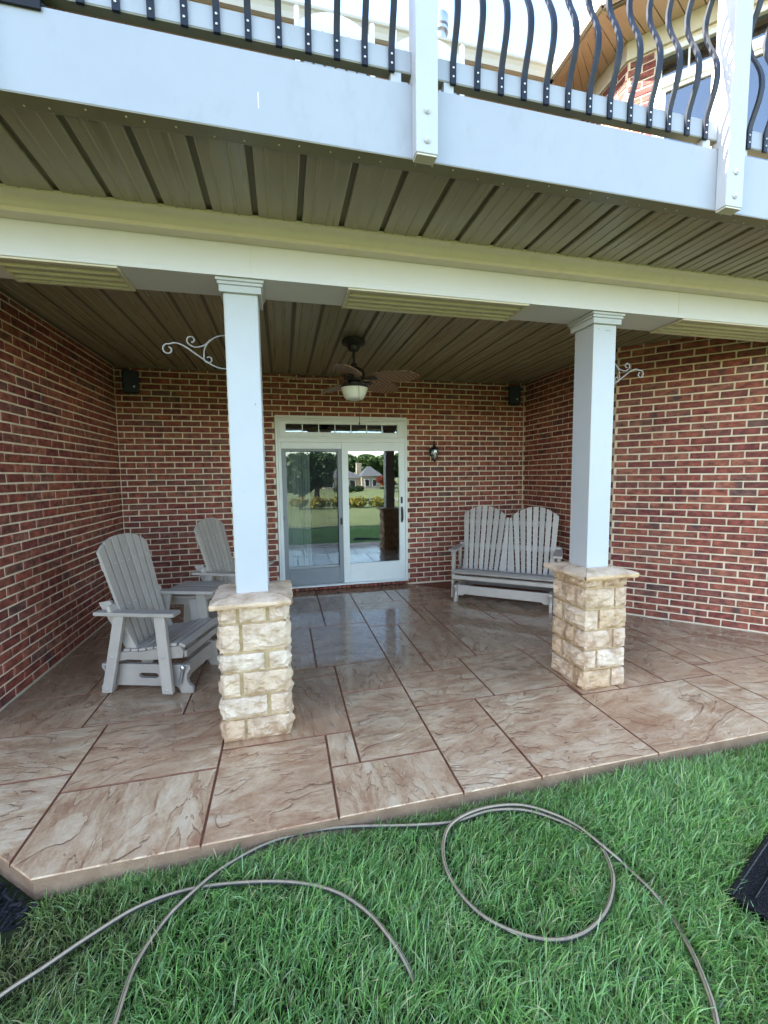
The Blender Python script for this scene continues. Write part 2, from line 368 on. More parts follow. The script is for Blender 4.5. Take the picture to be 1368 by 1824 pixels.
t = NT('pond_water'); t.base((.020, .035, .020), .08, 0., .6); t.bump(t.noise(t.pos(), 1.5, 4.), .15, .1); M_water = t.m
M_stucco = paint('cream_stucco', (.36, .30, .225), .85, .1, 1.)
t = NT('grey_shingle'); p = t.pos(); n = t.noise(t.map(p, (3, 3, 9)), 3., 5.); t.base(t.ramp(n, [(.3, (.060, .062, .068)), (.7, (.115, .118, .125))]), .9); M_shingle = t.m
t = NT('far_brick'); b = t.node('TexBrick', {'Color1': (.19, .045, .04), 'Color2': (.13, .032, .034), 'Mortar': (.48, .39, .27), 'Scale': 1., 'Mortar Size': .007, 'Brick Width': .2235, 'Row Height': .0744})
tc = t.pos(); sp = t.node('SeparateXYZ', {0: tc}); cb = t.node('CombineXYZ', {'X': t.math('ADD', sp.outputs[0], sp.outputs[1]), 'Y': sp.outputs[2]})
t.l.new(cb.outputs[0], b.inputs[0]); t.base(b.outputs[0], .85); M_farbrick = t.m
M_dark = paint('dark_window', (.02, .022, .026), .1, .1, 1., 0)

# ------------------------------------------------------------------ measurements (metres; back wall is y = 0, patio top is z = 0)
XL, XR, ZC = -1.869, 3.6875, 2.952
YC = -1.84                                  # where the right wall turns 45 degrees
LAWN = -0.10
COURSE, PITCHB = 0.0744, 0.2215
S2 = math.sqrt(.5)

# ================================================================== GROUND
def ground_z(x, y):
    if y > -22: return LAWN
    if y > -34: return LAWN - 2.1 * (0.5 - 0.5 * math.cos(math.pi * (-22 - y) / 12))
    if y > -62: return -2.2
    if y > -80: return -2.2 + .5 * (0.5 - 0.5 * math.cos(math.pi * (-62 - y) / 18))
    return -1.7 + .02 * (-80 - y)
gx = [-160, -80, -40, -20, -10, -5, 0, 5, 10, 20, 40, 80, 160]
gy = [80, 20, 0, -6, -12, -18, -22, -24, -26, -28, -30, -32, -34, -48, -62, -66, -70, -75, -80, -100, -140, -200, -400]
mb = MB(); mb.v = [(x, y, ground_z(x, y)) for y in gy for x in gx]; W_ = len(gx)
mb.f = [(j * W_ + i, j * W_ + i + 1, (j + 1) * W_ + i + 1, (j + 1) * W_ + i) for j in range(len(gy) - 1) for i in range(W_ - 1)]
tag(mb.build('lawn', M_lawn, smooth=True), kind='structure')
mb = MB(); mb.box(-60, 80, -60, -33.2, -2.3, -1.95); tag(mb.build('pond', M_water), kind='structure')

# ================================================================== PATIO
CH0, CH1 = Vector((-.95, -4.0)), Vector((-2.15, -3.03))
def half(poly, a, b, off=0.):
    """keep the part of poly left of the line a->b, pushed in by off"""
    d = (Vector(b) - Vector(a)).normalized(); n_ = Vector((-d.y, d.x)); k = n_.dot(Vector(a)) + off; out = []
    for i, p in enumerate(poly):
        q = poly[(i + 1) % len(poly)]; dp, dq = n_.dot(Vector(p)) - k, n_.dot(Vector(q)) - k
        if dp >= 0: out.append(p)
        if (dp >= 0) != (dq >= 0):
            s = dp / (dp - dq); out.append((p[0] + (q[0] - p[0]) * s, p[1] + (q[1] - p[1]) * s))
    return out
CLIPS = [((-2.15, -3.03), (-.95, -4.0)), ((5.6, YC - (5.6 - XR)), (XR, YC))]
TILES = '''.92 1.405 -.27 0|.92 1.405 -.78 -.27|1.405 1.56 -.78 0|1.56 2.15 -1.05 0|.92 1.56 -1.59 -.78|.92 1.23 -2.71 -1.59|1.23 1.70 -2.53 -1.59|1.56 1.70 -1.59 -1.05
1.23 1.525 -2.71 -2.53|.92 1.525 -3.19 -2.71|1.525 2.14 -3.19 -2.53|1.70 2.31 -1.75 -1.05|2.31 2.47 -1.75 -1.05|1.70 2.47 -2.53 -1.75|2.47 2.79 -1.58 -1.05
2.15 2.79 -1.05 0|2.79 3.6875 -.6 0|2.79 3.6875 -1.58 -.6|2.47 3.13 -2.4 -1.58|3.13 3.34 -2.4 -1.58|3.34 3.95 -2.24 -1.58|2.14 2.47 -3.34 -2.53|2.47 2.885 -3.34 -2.4|2.885 3.34 -3.34 -2.4
3.34 3.515 -3.17 -2.24|3.515 4.15 -3.17 -2.68|3.515 4.6 -2.68 -2.24|4.15 5.1 -3.17 -2.68|3.34 3.97 -4 -3.17|3.97 4.6 -3.6 -3.17|3.97 4.6 -4 -3.6|4.6 5.6 -4 -3.17|3.025 3.34 -4 -3.34
2.115 3.025 -4 -3.34|1.365 2.115 -4 -3.19|.92 1.365 -4 -3.19|.48 .92 -1.44 0|-.2 .48 -1.44 0|.31 .92 -2.41 -1.44|-.1 .31 -2.085 -1.44|-.1 .31 -2.41 -2.085|.455 .92 -2.88 -2.41
.455 .92 -3.65 -2.88|-.1 .455 -2.57 -2.41|-.315 .455 -3.345 -2.57|.29 .455 -3.65 -3.345|.29 .92 -4 -3.65|-.315 .29 -4 -3.345|-1.075 -.315 -4 -3.495|-1.075 -.315 -3.495 -2.88
-2.2 -1.075 -3.35 -2.88|-2.2 -1.075 -4 -3.35|-1.869 -1.225 -2.88 -2.4|-1.225 -.62 -2.88 -2.4|-.62 -.315 -2.88 -2.565|-.62 -.1 -2.565 -1.9|-1.869 -1.38 -2.4 -1.61|-1.38 -.62 -2.4 -1.9|-1.38 -.62 -1.9 -1.3
-1.869 -1.38 -1.61 -.8|-.62 -.1 -1.9 -1.3|-1.869 -1.0 -.8 0|-1.38 -.62 -1.3 -.8|-.62 -.2 -1.3 -.8|-1.0 -.2 -.8 0|-.2 -.1 -1.9 -1.44'''
patio_outline = [(-.946, -3.994), (5.6, -3.994), (5.6, YC - (5.6 - XR)), (XR, YC), (XR, 0), (XL, 0), (XL, -2.75), (-2.15, -3.03)]
patio = MB().prism(patio_outline, -.30, -.014, 'z').build('patio', M_edge)
tag(patio, kind='structure')
jo = MB().prism([(-.94, -3.985), (5.59, -3.985), (5.59, YC - (5.59 - XR) - .01), (XR, YC), (XR, 0), (XL, 0), (XL, -2.75), (-2.13, -3.03)], -.0139, -.0085, 'z').build('joint_bed', M_joint, patio)
for row in TILES.replace('\n', '|').split('|'):
    x0, x1, y0, y1 = map(float, row.split())
    def tile(ins):
        P_ = [(x0 + ins, y0 + ins), (x1 - ins, y0 + ins), (x1 - ins, y1 - ins), (x0 + ins, y1 - ins)]
        if y0 <= -4: P_[0] = (P_[0][0], y0 + ins - .0034); P_[1] = (P_[1][0], y0 + ins - .0034)
        for a, b in CLIPS: P_ = half(P_, a, b, ins - .0034)
        return P_
    lo, hi = tile(.0034), tile(.0070)
    if len(lo) < 3: continue
    if len(lo) != len(hi): hi = lo
    cx, cyy = (x0 + x1) / 2, (y0 + y1) / 2; rot = random.choice((0, math.pi / 2)) + random.uniform(-.25, .25)
    zt = random.uniform(-.0012, .0012); n_ = len(lo)
    Mi = (Tr(cx, cyy, 0) @ Rz(rot)).inverted()
    mb = MB().add([(*p_, -.02) for p_ in lo] + [(*p_, zt - .005) for p_ in lo] + [(*p_, zt) for p_ in hi],
                  [(i, (i + 1) % n_, n_ + (i + 1) % n_, n_ + i) for i in range(n_)] + [(n_ + i, n_ + (i + 1) % n_, 2 * n_ + (i + 1) % n_, 2 * n_ + i) for i in range(n_)] + [tuple(range(2 * n_, 3 * n_))], Mi)
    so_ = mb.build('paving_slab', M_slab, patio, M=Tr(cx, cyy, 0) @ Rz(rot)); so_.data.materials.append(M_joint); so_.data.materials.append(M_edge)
    for f_ in so_.data.polygons:
        if len(f_.vertices) == 4 and f_.normal.z < .9:
            c3 = Tr(cx, cyy, 0) @ Rz(rot) @ f_.center; f_.material_index = (0 if f_.normal.z > .3 else 2) if c3.y < -3.985 or (c3.x < -.93 and (c3.x + .95) * .629 + (c3.y + 4) * .777 < .03) else 1

# ================================================================== BRICK WALLS
BV = []
for k in range(10):
    j = lambda s=.0024: random.uniform(-s, s)
    h, L, b = (COURSE - .0145) / 2, .5, .004
    ys = j(.0015)
    fr = [(-L * .2075 + b + j(), -.0 + ys, -h + b + j()), (L * .2075 - b + j(), ys + j(), -h + b + j()), (L * .2075 - b + j(), ys + j(), h - b + j()), (-L * .2075 + b + j(), ys, h - b + j())]
    md = [(-L * .2075 + j(), .005, -h + j()), (L * .2075 + j(), .005, -h + j()), (L * .2075 + j(), .005, h + j()), (-L * .2075 + j(), .005, h + j())]
    bk = [(x, .03, z) for x, y, z in md]
    BV.append((fr + md + bk, [(0, 1, 2, 3)] + [(4 + i, 4 + (i + 1) % 4, (i + 1) % 4, i) for i in range(4)] + [(8 + i, 8 + (i + 1) % 4, 4 + (i + 1) % 4, 4 + i) for i in range(4)]))
BM = []
for v_, f_ in BV:
    BM.append(MB().add(v_, f_).mesh('brick', M_brick))
FULL = .2075
def lay_bricks(parent, o, u, nrm, L, z0, z1, openings=(), phase=0., limit=300):
    """o: start (x,y); u: unit direction along the wall; nrm: outward normal. Fronts lie in the plane through o."""
    u3 = Vector((u[0], u[1], 0)); n3 = Vector((nrm[0], nrm[1], 0)); items = []
    c0 = int(round(z0 / COURSE)); c1 = int(math.ceil(z1 / COURSE - 1e-6))
    flip = 1 if u3.cross(Vector((0, 0, 1))).dot(n3) > 0 else -1     # local x axis so that the frame stays right handed
    ux = u3 * flip
    for c_ in range(c0, c1):
        za, zb = c_ * COURSE + .014, min((c_ + 1) * COURSE, z1)
        if zb - za < .02: continue
        s = -PITCHB + (phase + (PITCHB / 2 if c_ % 2 else 0)) % PITCHB
        edges = []
        while s < L:
            a, b = max(s + .007, .005), min(s + PITCHB - .007, L - .005); s += PITCHB
            segs = [(a, b)]
            for (oa, ob, oz0, oz1) in openings:
                if za < oz1 - .02 and zb > oz0 + .02:
                    nn = []
                    for (p_, q_) in segs:
                        if q_ <= oa or p_ >= ob: nn.append((p_, q_)); continue
                        if p_ < oa - .03: nn.append((p_, oa - .004))
                        if q_ > ob + .03: nn.append((ob + .004, q_))
                    segs = nn
            for (p_, q_) in segs:
                if q_ - p_ > .03: items.append((p_, q_, za, zb))
    def seen(it):
        w_ = Vector((o[0], o[1], 0)) + u3 * ((it[0] + it[1]) / 2) + Vector((0, 0, (it[2] + it[3]) / 2))
        q = project(w_); inside = q is not None and -30 < q[0] < 1398 and -30 < q[1] < 1854
        return (not inside, (w_ - CAM).length)
    items.sort(key=seen); rest = MB()
    for k, (a, b, za, zb) in enumerate(items):
        ctr = Vector((o[0], o[1], 0)) + u3 * ((a + b) / 2) + Vector((0, 0, (za + zb) / 2)) + n3 * random.uniform(-.0015, .0022)
        sx = (b - a) / FULL; sz = (zb - za) / (COURSE - .0145)
        y_ = -n3
        M = Matrix(((ux.x * sx, y_.x, 0, ctr.x), (ux.y * sx, y_.y, 0, ctr.y), (0, 0, sz, ctr.z), (0, 0, 0, 1)))
        M = M @ Matrix.Rotation(random.uniform(-.006, .006), 4, 'Y')
        i = random.randrange(len(BV))
        if k < limit: link('brick', BM[i], parent, M)
        else: rest.add(BV[i][0], BV[i][1], M)
    if rest.v:
        r_ = rest.build('brick_field', M_brick, parent); r_['kind'] = 'stuff'
DOOR = (0.0, 1.83, .0, 2.412)
wall_back = MB()
wall_back.box(XL - .007, DOOR[0] - .002, .007, .25, -.1, 3.2).box(DOOR[1] + .002, XR + .007, .007, .25, -.1, 3.2).box(DOOR[0] - .002, DOOR[1] + .002, .007, .25, DOOR[3] + .002, 3.2)
wb = wall_back.build('brick_wall', M_mortar); tag(wb, 'red brick back wall of the porch, with the sliding glass door in it', 'wall', 'porch brick walls', 'thing')
lay_bricks(wb, (XL, 0), (1, 0), (0, -1), XR - XL, 0, ZC, [(DOOR[0] - XL, DOOR[1] - XL, DOOR[2], DOOR[3])], .07)
for i in range(28):                                             # rowlock sill under the door
    x = .01 + i * .0652
    o = MB().box(x, x + .055, -.004, .05, .006, .060, .004).build('sill_brick', M_brick, wb)
wl_ = MB().box(XL - .25, XL - .007, -2.75, .25, -.3, 3.2).build('brick_wall', M_mortar)
tag(wl_, 'red brick side wall behind the two glider chairs, at the picture left edge', 'wall', 'porch brick walls', 'thing')
lay_bricks(wl_, (XL, 0), (0, -1), (1, 0), 2.75, 0, ZC, (), .11)
wr_ = MB().prism([(XR + .007, .25), (XR + .25, .25), (XR + .25, YC + .1), (XR + .007, YC + .003)], -.3, 3.2, 'z').build('brick_wall', M_mortar)
tag(wr_, 'short shaded red brick side wall between the bench corner and the angled wall', 'wall', 'porch brick walls', 'thing')
lay_bricks(wr_, (XR, 0), (0, -1), (-1, 0), -YC - .004, 0, ZC, (), .04)
ax, ay = XR, YC
wa_ = MB().prism([(ax + .0071, ay + .0029), (ax + .2501, ay + .0999), (ax + 2.1, ay - 1.75), (ax + 2.0, ay - 1.99)], -.3, 3.2, 'z').build('brick_wall', M_mortar)
tag(wa_, 'angled red brick wall beyond the white post with scroll hook, at the picture right edge', 'wall', 'porch brick walls', 'thing')
lay_bricks(wa_, (ax, ay), (S2, -S2), (-S2, -S2), 1.75, 0, ZC, (), .13)

# ================================================================== PORCH CEILING, BEAM, CROWN, DECK
GP, G0 = .2275, -.0125                                           # panel pitch and the x of one groove
def panel(y0, y1, z, mat):
    w = GP - .030; pr = [(-w / 2, .014), (-w / 2, 0), (-w / 2 + .006, -.003)]
    for c_ in (-.045, .032):
        pr += [(c_ - .008, -.003), (c_ - .003, -.0075), (c_ + .003, -.0075), (c_ + .008, -.003)]
    pr += [(w / 2 - .006, -.003), (w / 2, 0), (w / 2, .014)]
    mb = MB(); n_ = len(pr)
    mb.add([(x, y0, z + h + .003) for x, h in pr] + [(x, y1, z + h + .003) for x, h in pr], [(i, i + 1, n_ + i + 1, n_ + i) for i in range(n_ - 1)])
    return mb.mesh('ceiling_panel', mat, recalc=False)
ceil = MB().box(XL - .1, XR + 2.0, -2.96, .1, ZC + .012, ZC + .06).build('porch_ceiling', M_soffitdark)
tag(ceil, 'olive brown ribbed metal ceiling over the porch, carrying the fan', 'ceiling', kind='thing')
pm = panel(-2.955, -.004, ZC, M_soffit); pm2 = panel(-2.955, YC, ZC, M_soffit); x = G0 - 8 * GP
while x < XR + 1.5:
    if x + GP > XL and x < XR - .1: link('ceiling_panel', pm, ceil, Tr(x + GP / 2, 0, 0))
    elif x >= XR - .1: link('ceiling_panel', pm2, ceil, Tr(x + GP / 2, 0, 0))
    x += GP
MB().box(XL + .002, XR - .002, -.022, -.003, ZC - .012, ZC + .004).build('edge_channel', M_soffitdark, ceil)
for k in range(26):
    xx = XL + .1 + k * .2152; MB().lathe([(.006, 0), (.006, .004), (.003, .006)], 8, Tr(xx, -.03, ZC - .001) @ Rx(math.pi)).build('screw', M_screw, ceil)
BX0, BX1 = -2.6, 5.6
beam = thing('porch_beam', 'long white boxed beam resting on the two porch posts', 'beam', kind='thing')
MB().box(BX0, BX1, -3.25, -2.95, 2.722, 2.99, .003).build('beam_box', M_beam, beam)
MB().box(BX0, BX1, -3.2545, -3.2501, 2.716, 2.742, .0015).build('lower_strip', M_beam, beam)
for xx in (-.055, 2.93): MB().box(xx, xx + .0016, -3.2512, -3.2490, 2.744, 2.90).build('board_joint', M_trim, beam)
for x0, x1 in ((-1.335, -.735), (.50, 1.715), (2.98, 4.20)):
    v = MB()
    v.box(x0, x1, -3.247, -3.222, 2.706, 2.721).box(x0, x1, -2.978, -2.953, 2.706, 2.721).box(x0, x0 + .02, -3.2215, -2.9785, 2.706, 2.721).box(x1 - .02, x1, -3.2215, -2.9785, 2.706, 2.721)
    vo = v.build('soffit_vent', M_cream, beam, bevel=.002)
    for yy in (-3.165, -3.095, -3.03): MB().box(x0 + .021, x1 - .021, yy, yy + .012, 2.704, 2.7205, .002).build('louvre', M_cream, vo)
    MB().box(x0 + .021, x1 - .021, -3.221, -2.979, 2.7165, 2.7215).build('perforated_sheet', M_perf, vo)
crown = MB().prism([(-3.2505, 2.990), (-3.2505, 2.896), (-3.330, 2.893), (-3.333, 2.912), (-3.340, 2.917), (-3.346, 2.930), (-3.358, 2.944), (-3.378, 2.951), (-3.392, 2.952), (-3.402, 2.957), (-3.402, 2.972), (-3.30, 2.990)], BX0, BX1, 'x').build('crown_moulding', M_cream, smooth=True)
tag(crown, 'cream crown moulding running along the top of the white porch beam', 'moulding', kind='thing')
deck = thing('balcony_deck', 'upper deck with white fascia board and olive ribbed metal underside', 'deck', kind='thing')
DY = -4.0
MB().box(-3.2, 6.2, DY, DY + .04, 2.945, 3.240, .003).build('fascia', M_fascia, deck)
MB().box(-3.2, 6.2, DY + .042, -.9, 3.06, 3.215).build('deck_floor', M_soffitdark, deck)
MB().box(-3.2, 6.2, DY + .042, -3.26, 2.985, 3.03).build('soffit_back', M_soffitdark, deck)
MB().prism([(DY - .002, 2.944), (DY - .002, 2.940), (DY + .065, 2.940), (DY + .085, 2.952), (DY + .085, 2.975), (DY + .002, 2.944)], -3.2, 6.2, 'x').build('edge_trim', M_trimtan, deck)
ps = panel(DY + .07, -3.32, 2.966, M_soffit); x = G0 - 13 * GP
while x < 5.9: link('soffit_panel', ps, deck, Tr(x + GP / 2, 0, 0)); x += GP
for k in range(60):
    xx = -1.6 + k * .113 + random.uniform(-.03, .03)
    MB().lathe([(.004, 0), (.004, .002), (.002, .0035)], 6, Tr(xx, DY + .03 + random.uniform(-.015, .02), 2.9402) @ Rx(math.pi)).build('rivet', M_trim, deck)
for xx, zz, hh in ((.036, 3.035, .06),):
    MB().box(xx, xx + .003, DY - .0008, DY + .002, zz, zz + hh).build('paint_scratch', M_deckw, deck)
# railing
rail = thing('balcony_railing', 'white deck railing with black wavy iron balusters along the upper deck', 'railing', kind='thing')
posts = [(-.975, -.878), (.667, .764), (2.307, 2.415), (3.95, 4.05)]
for x0, x1 in posts:
    po = MB().prism([(DY - .058, 2.936), (DY - .001, 2.936), (DY - .001, 3.2425), (DY + .038, 3.2425), (DY + .038, 4.35), (DY - .058, 4.35)], x0, x1, 'x').build('post', M_white, rail, bevel=.004)
    MB().box(x0 + .004, x1 - .004, DY - .054, DY - .004, 2.929, 2.9355).build('end_grain', M_trim, po)
    for zz in (2.985, 3.10):
        MB().lathe([(.014, 0), (.014, .004), (.008, .010), (.003, .012)], 12, Tr((x0 + x1) / 2, DY - .058, zz) @ Rx(math.pi / 2)).build('bolt', M_white, po, smooth=True)
RZ0, RZ1 = 3.285, 3.372
for (a, b) in zip(posts[:-1], posts[1:]):
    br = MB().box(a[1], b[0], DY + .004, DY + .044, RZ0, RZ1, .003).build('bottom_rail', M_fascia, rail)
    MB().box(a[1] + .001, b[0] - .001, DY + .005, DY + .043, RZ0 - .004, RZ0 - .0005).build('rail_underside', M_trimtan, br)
    MB().box(a[1], b[0], DY + .004, DY + .044, 4.16, 4.25, .003).build('top_rail', M_white, rail)
    for px_ in (a[1] + .05, b[0] - .09): MB().box(px_, px_ + .045, DY + .006, DY + .04, 3.2402, 3.2805).build('rail_block', M_white, br)
prof = [(0, 3.272), (0, 3.34), (-.006, 3.38), (-.022, 3.425), (-.042, 3.48), (-.050, 3.54), (-.042, 3.60), (-.020, 3.66), (.006, 3.72), (.024, 3.78), (.026, 3.83), (.012, 3.88), (-.012, 3.93), (-.022, 3.98), (-.014, 4.05), (0, 4.11), (0, 4.24)]
pp = [(p_.x, p_.y) for p_ in spline([(a, b, 0) for a, b in prof], 5)]
bl = MB(); n_ = len(pp); hw_, th = .0125, .012
for sx in (-hw_, hw_):
    bl.v += [(sx, DY + a - .008 + th, b) for a, b in pp] + [(sx, DY + a - .008, b) for a, b in pp]
for i in range(n_ - 1):
    bl.f += [(i, i + 1, n_ + i + 1, n_ + i), (2 * n_ + i, 3 * n_ + i, 3 * n_ + i + 1, 2 * n_ + i + 1), (i, 2 * n_ + i, 2 * n_ + i + 1, i + 1), (n_ + i, n_ + i + 1, 3 * n_ + i + 1, 3 * n_ + i)]
bl.f += [(0, n_, 3 * n_, 2 * n_), (n_ - 1, 3 * n_ - 1, 4 * n_ - 1, 2 * n_ - 1)]
bme = bl.mesh('baluster', M_bal, True); sme = MB().lathe([(.0045, 0), (.0045, .0015), (.002, .003)], 8, Rx(math.pi / 2)).mesh('screw', M_screw)
bxs = []
for (a, b) in zip(posts[:-1], posts[1:]):
    n_ = 13; sp = (b[0] - a[1]) / (n_ + .55)
    bxs += [a[1] + sp * (.78 + i) for i in range(n_)]
for xx in bxs:
    bo = link('baluster', bme, rail, Tr(xx, 0, 0))
    for zz in (3.300, 3.335): link('screw', sme, bo, Tr(0, DY - .0082, zz))

# ================================================================== UPPER HOUSE (above the deck) and the left wing that shades the porch
house = thing('house', 'upper brick storey with tan eaves, cream gutters and tall windows behind the balcony railing', 'house', kind='thing')
ZE = 6.0
uw = MB().prism([(XR + .007, .25), (XR + .25, .25), (XR + .25, YC + .1), (XR + .007, YC - .003)], 3.22, ZE - .002, 'z').build('wall', M_mortar, house)
lay_bricks(uw, (XR, 0), (0, -1), (-1, 0), -YC - .004, 59 * COURSE, ZE - .18, (), .04, 150)
WIN = [(.25, .80), (.90, 1.45)]
aw = MB()
def AP(s, d, z): return (ax + S2 * s + S2 * d, ay - S2 * s + S2 * d, z)     # s along the angled wall, d into the house
def abox(mb_, s0, s1, d0, d1, z0, z1, b=0):
    M = Matrix(((S2, S2, 0, ax), (-S2, S2, 0, ay), (0, 0, 1, 0), (0, 0, 0, 1))); return mb_.box(s0, s1, d0, d1, z0, z1, b, M)
WZ0, WZ1 = 4.0, 5.775
abox(aw, .01, WIN[0][0] - .002, .008, .25, 3.22, ZE - .002); abox(aw, WIN[0][0] - .002, 1.47, .008, .25, 3.22, WZ0 - .002); abox(aw, WIN[0][0] - .002, 1.47, .008, .25, WZ1 + .002, ZE - .002); abox(aw, 1.47, 3.0, .008, .25, 3.22, ZE - .002)
awo = aw.build('wall', M_mortar, house)
lay_bricks(awo, (ax, ay), (S2, -S2), (-S2, -S2), 2.2, 59 * COURSE, ZE - .18, [(.25, 1.47, WZ0, WZ1)], .13, 150)
for s0, s1 in WIN + [(0, 0)]:
    if s1 == 0: continue
    w = MB()
    abox(w, s0, s0 + .055, -.012, .10, WZ0, WZ1); abox(w, s1 - .055, s1, -.012, .10, WZ0, WZ1)
    abox(w, s0 + .056, s1 - .056, -.010, .10, WZ1 - .05, WZ1); abox(w, s0 + .056, s1 - .056, -.010, .10, WZ0, WZ0 + .06); abox(w, s0 + .056, s1 - .056, -.010, .10, 5.43, 5.52)
    wo = w.build('window', M_vinyl, house, bevel=.004)
    sa = MB(); abox(sa, s0 + .057, s0 + .09, .012, .06, WZ0 + .061, 5.429); abox(sa, s1 - .09, s1 - .057, .012, .06, WZ0 + .061, 5.429); abox(sa, s0 + .0905, s1 - .0905, .012, .06, 5.395, 5.429); abox(sa, s0 + .0905, s1 - .0905, .012, .06, WZ0 + .061, WZ0 + .1)
    sa.build('sash', M_vinyl, wo)
    g = MB(); abox(g, s0 + .058, s1 - .058, .035, .040, WZ0 + .062, 5.428); g.build('pane', M_glass2, wo)
    g = MB(); abox(g, s0 + .057, s1 - .057, .035, .040, 5.521, WZ1 - .051); g.build('transom_pane', M_glass2, wo)
    g = MB(); abox(g, (s0 + s1) / 2 - .008, (s0 + s1) / 2 + .008, .020, .034, 5.521, WZ1 - .051); g.build('muntin', M_vinyl, wo)
    g = MB(); abox(g, s0 + .03, s1 - .03, .24, .26, WZ0, WZ1); g.build('dark_interior', M_dark, wo)
m = MB(); abox(m, .8005, .8995, -.02, .10, WZ0, WZ1, .004); m.build('window_mullion', M_vinyl, house)
m = MB(); abox(m, 1.4505, 1.4695, -.02, .10, WZ0, WZ1, .004); m.build('window_mullion', M_vinyl, house)
# frieze boards
MB().prism([(XR - .02, -.7), (XR - .001, -.7), (XR - .001, YC - .0005), (XR - .02, YC - .008)], ZE - .18, ZE - .003, 'z').build('frieze_board', M_trim, house)
m = MB(); m.prism([(ax - .0205, ay - .0085), (ax - .001, ay - .001), AP(2.6, -.001, 0)[:2], AP(2.6, -.02, 0)[:2]], ZE - .18, ZE - .003, 'z').build('frieze_board', M_trim, house)
# eaves: soffit boards, fascia and gutters
EO = .5; EX = XR - EO; cxy = (EX, (ax + ay) - EO / S2 - EX)       # outer eave corner
def eave_boards(p_in, p_out, n_):
    """boards lying side by side from the wall edge p_in=(a,b) to the outer edge p_out=(a,b)"""
    for k in range(n_):
        f0, f1 = k / n_, (k + 1) / n_ - .06 / n_
        q = [tuple(Vector(p_in[0]).lerp(Vector(p_in[1]), f0)), tuple(Vector(p_in[0]).lerp(Vector(p_in[1]), f1)), tuple(Vector(p_out[0]).lerp(Vector(p_out[1]), f1)), tuple(Vector(p_out[0]).lerp(Vector(p_out[1]), f0))]
        MB().prism(q, ZE - .001, ZE + .012, 'z').build('soffit_board', M_eave, house)
GBY = -1.25
eave_boards(((XR - .021, -.7), (XR - .021, ay - .0085)), ((EX + .07, GBY), (EX + .07, cxy[1] + .03)), 9)
eave_boards(((ax - .021, ay - .009), AP(2.6, -.021, 0)[:2]), ((EX + .07, cxy[1] + .028), (cxy[0] + S2 * 2.75, cxy[1] - S2 * 2.65)), 16)
eave_boards(((XR - .021, -.7), (XL - 1, -.7)), ((EX + .07, GBY + .005), (XL - 1, GBY + .005)), 24)
MB().box(XL - 1, XR + 2.4, -1.2, 1, ZE + .0125, ZE + .05).build('eave_deck', M_soffitdark, house)
MB().prism([(EX + .02, -1.19), (XR + 3, -1.19), (XR + 3, -5.2), (cxy[0] + S2 * 2.75, cxy[1] - S2 * 2.7), (EX + .03, cxy[1] + .02)], ZE + .0126, ZE + .0505, 'z').build('eave_deck', M_soffitdark, house)
gp = [(0, 0), (.0, .125), (-.085, .125), (-.085, .100), (-.070, .085), (-.055, .05), (-.045, .0)]
def gutter(a, b, nrm):
    a, b, nv = Vector(a), Vector(b), Vector(nrm); vs_ = []; k = len(gp)
    for P_, e in ((a, 0), (b, 0)):
        for d, z in gp: vs_.append((P_.x - nv.x * d, P_.y - nv.y * d, ZE - .004 + z))
    return MB().add(vs_, [(i, (i + 1) % k, k + (i + 1) % k, k + i) for i in range(k)] + [tuple(range(k)), tuple(range(k, 2 * k))])
gutter((EX, GBY - .0), (EX, cxy[1] - .035), (-1, 0)).build('gutter', M_gutter, house)
MB().box(EX + .001, EX + .069, GBY, cxy[1] - .0, ZE - .02, ZE + .11, .003).build('fascia_board', M_eave, house)
gutter((EX - .0, cxy[1]), (cxy[0] + S2 * 2.75, cxy[1] - S2 * 2.75), (-S2, -S2)).build('gutter', M_gutter, house)
gutter((XL - 1, GBY - .02), (EX - .002, GBY - .02), (0, -1)).build('gutter', M_gutter, house)
MB().box(XL - 1, EX, GBY - .018, GBY + .004, ZE - .02, ZE + .11, .003).build('fascia_board', M_eave, house)
MB().box(XL - .0, XR + .0, -.7, -.5, 3.22, ZE - .002).build('wall', M_farbrick, house)
MB().box(.2, 2.0, -.715, -.701, 3.3, 5.4).build('window', M_vinyl, house)
# roofs
RS = .62
MB().add([(XL - 1, GBY - .06, ZE + .115), (EX + .02, GBY - .06, ZE + .115), (EX + 4, 3.6, ZE + .115 + RS * 4.9), (XL - 1, 3.6, ZE + .115 + RS * 4.9)], [(0, 1, 2, 3)]).build('roof', M_shingle, house)
MB().add([(EX - .06, GBY + .0, ZE + .118), (EX - .06, cxy[1] - .03, ZE + .118), (EX + 4, cxy[1] - 1, ZE + .118 + RS * 4.06), (EX + 4, 3.0, ZE + .118 + RS * 4.06)], [(0, 1, 2, 3)]).build('roof', M_shingle, house)
MB().add([(EX - .06, cxy[1] - .03, ZE + .119), (cxy[0] + S2 * 2.75 - .05, cxy[1] - S2 * 2.75 - .05, ZE + .119), (EX + 6, cxy[1] - 1.6, ZE + 2.7), (EX + 4, cxy[1] - 1, ZE + .119 + RS * 4.06)], [(0, 1, 2, 3)]).build('roof', M_shingle, house)
fl = MB().lathe([(.062, 6.2), (.062, 6.50), (.085, 6.50), (.085, 6.53), (.062, 6.53), (.062, 6.55), (.088, 6.56), (.088, 6.66), (.080, 6.672), (.02, 6.68)], 20, Tr(1.955, -1.0, 0)).build('flue_pipe', M_steel, house, True)
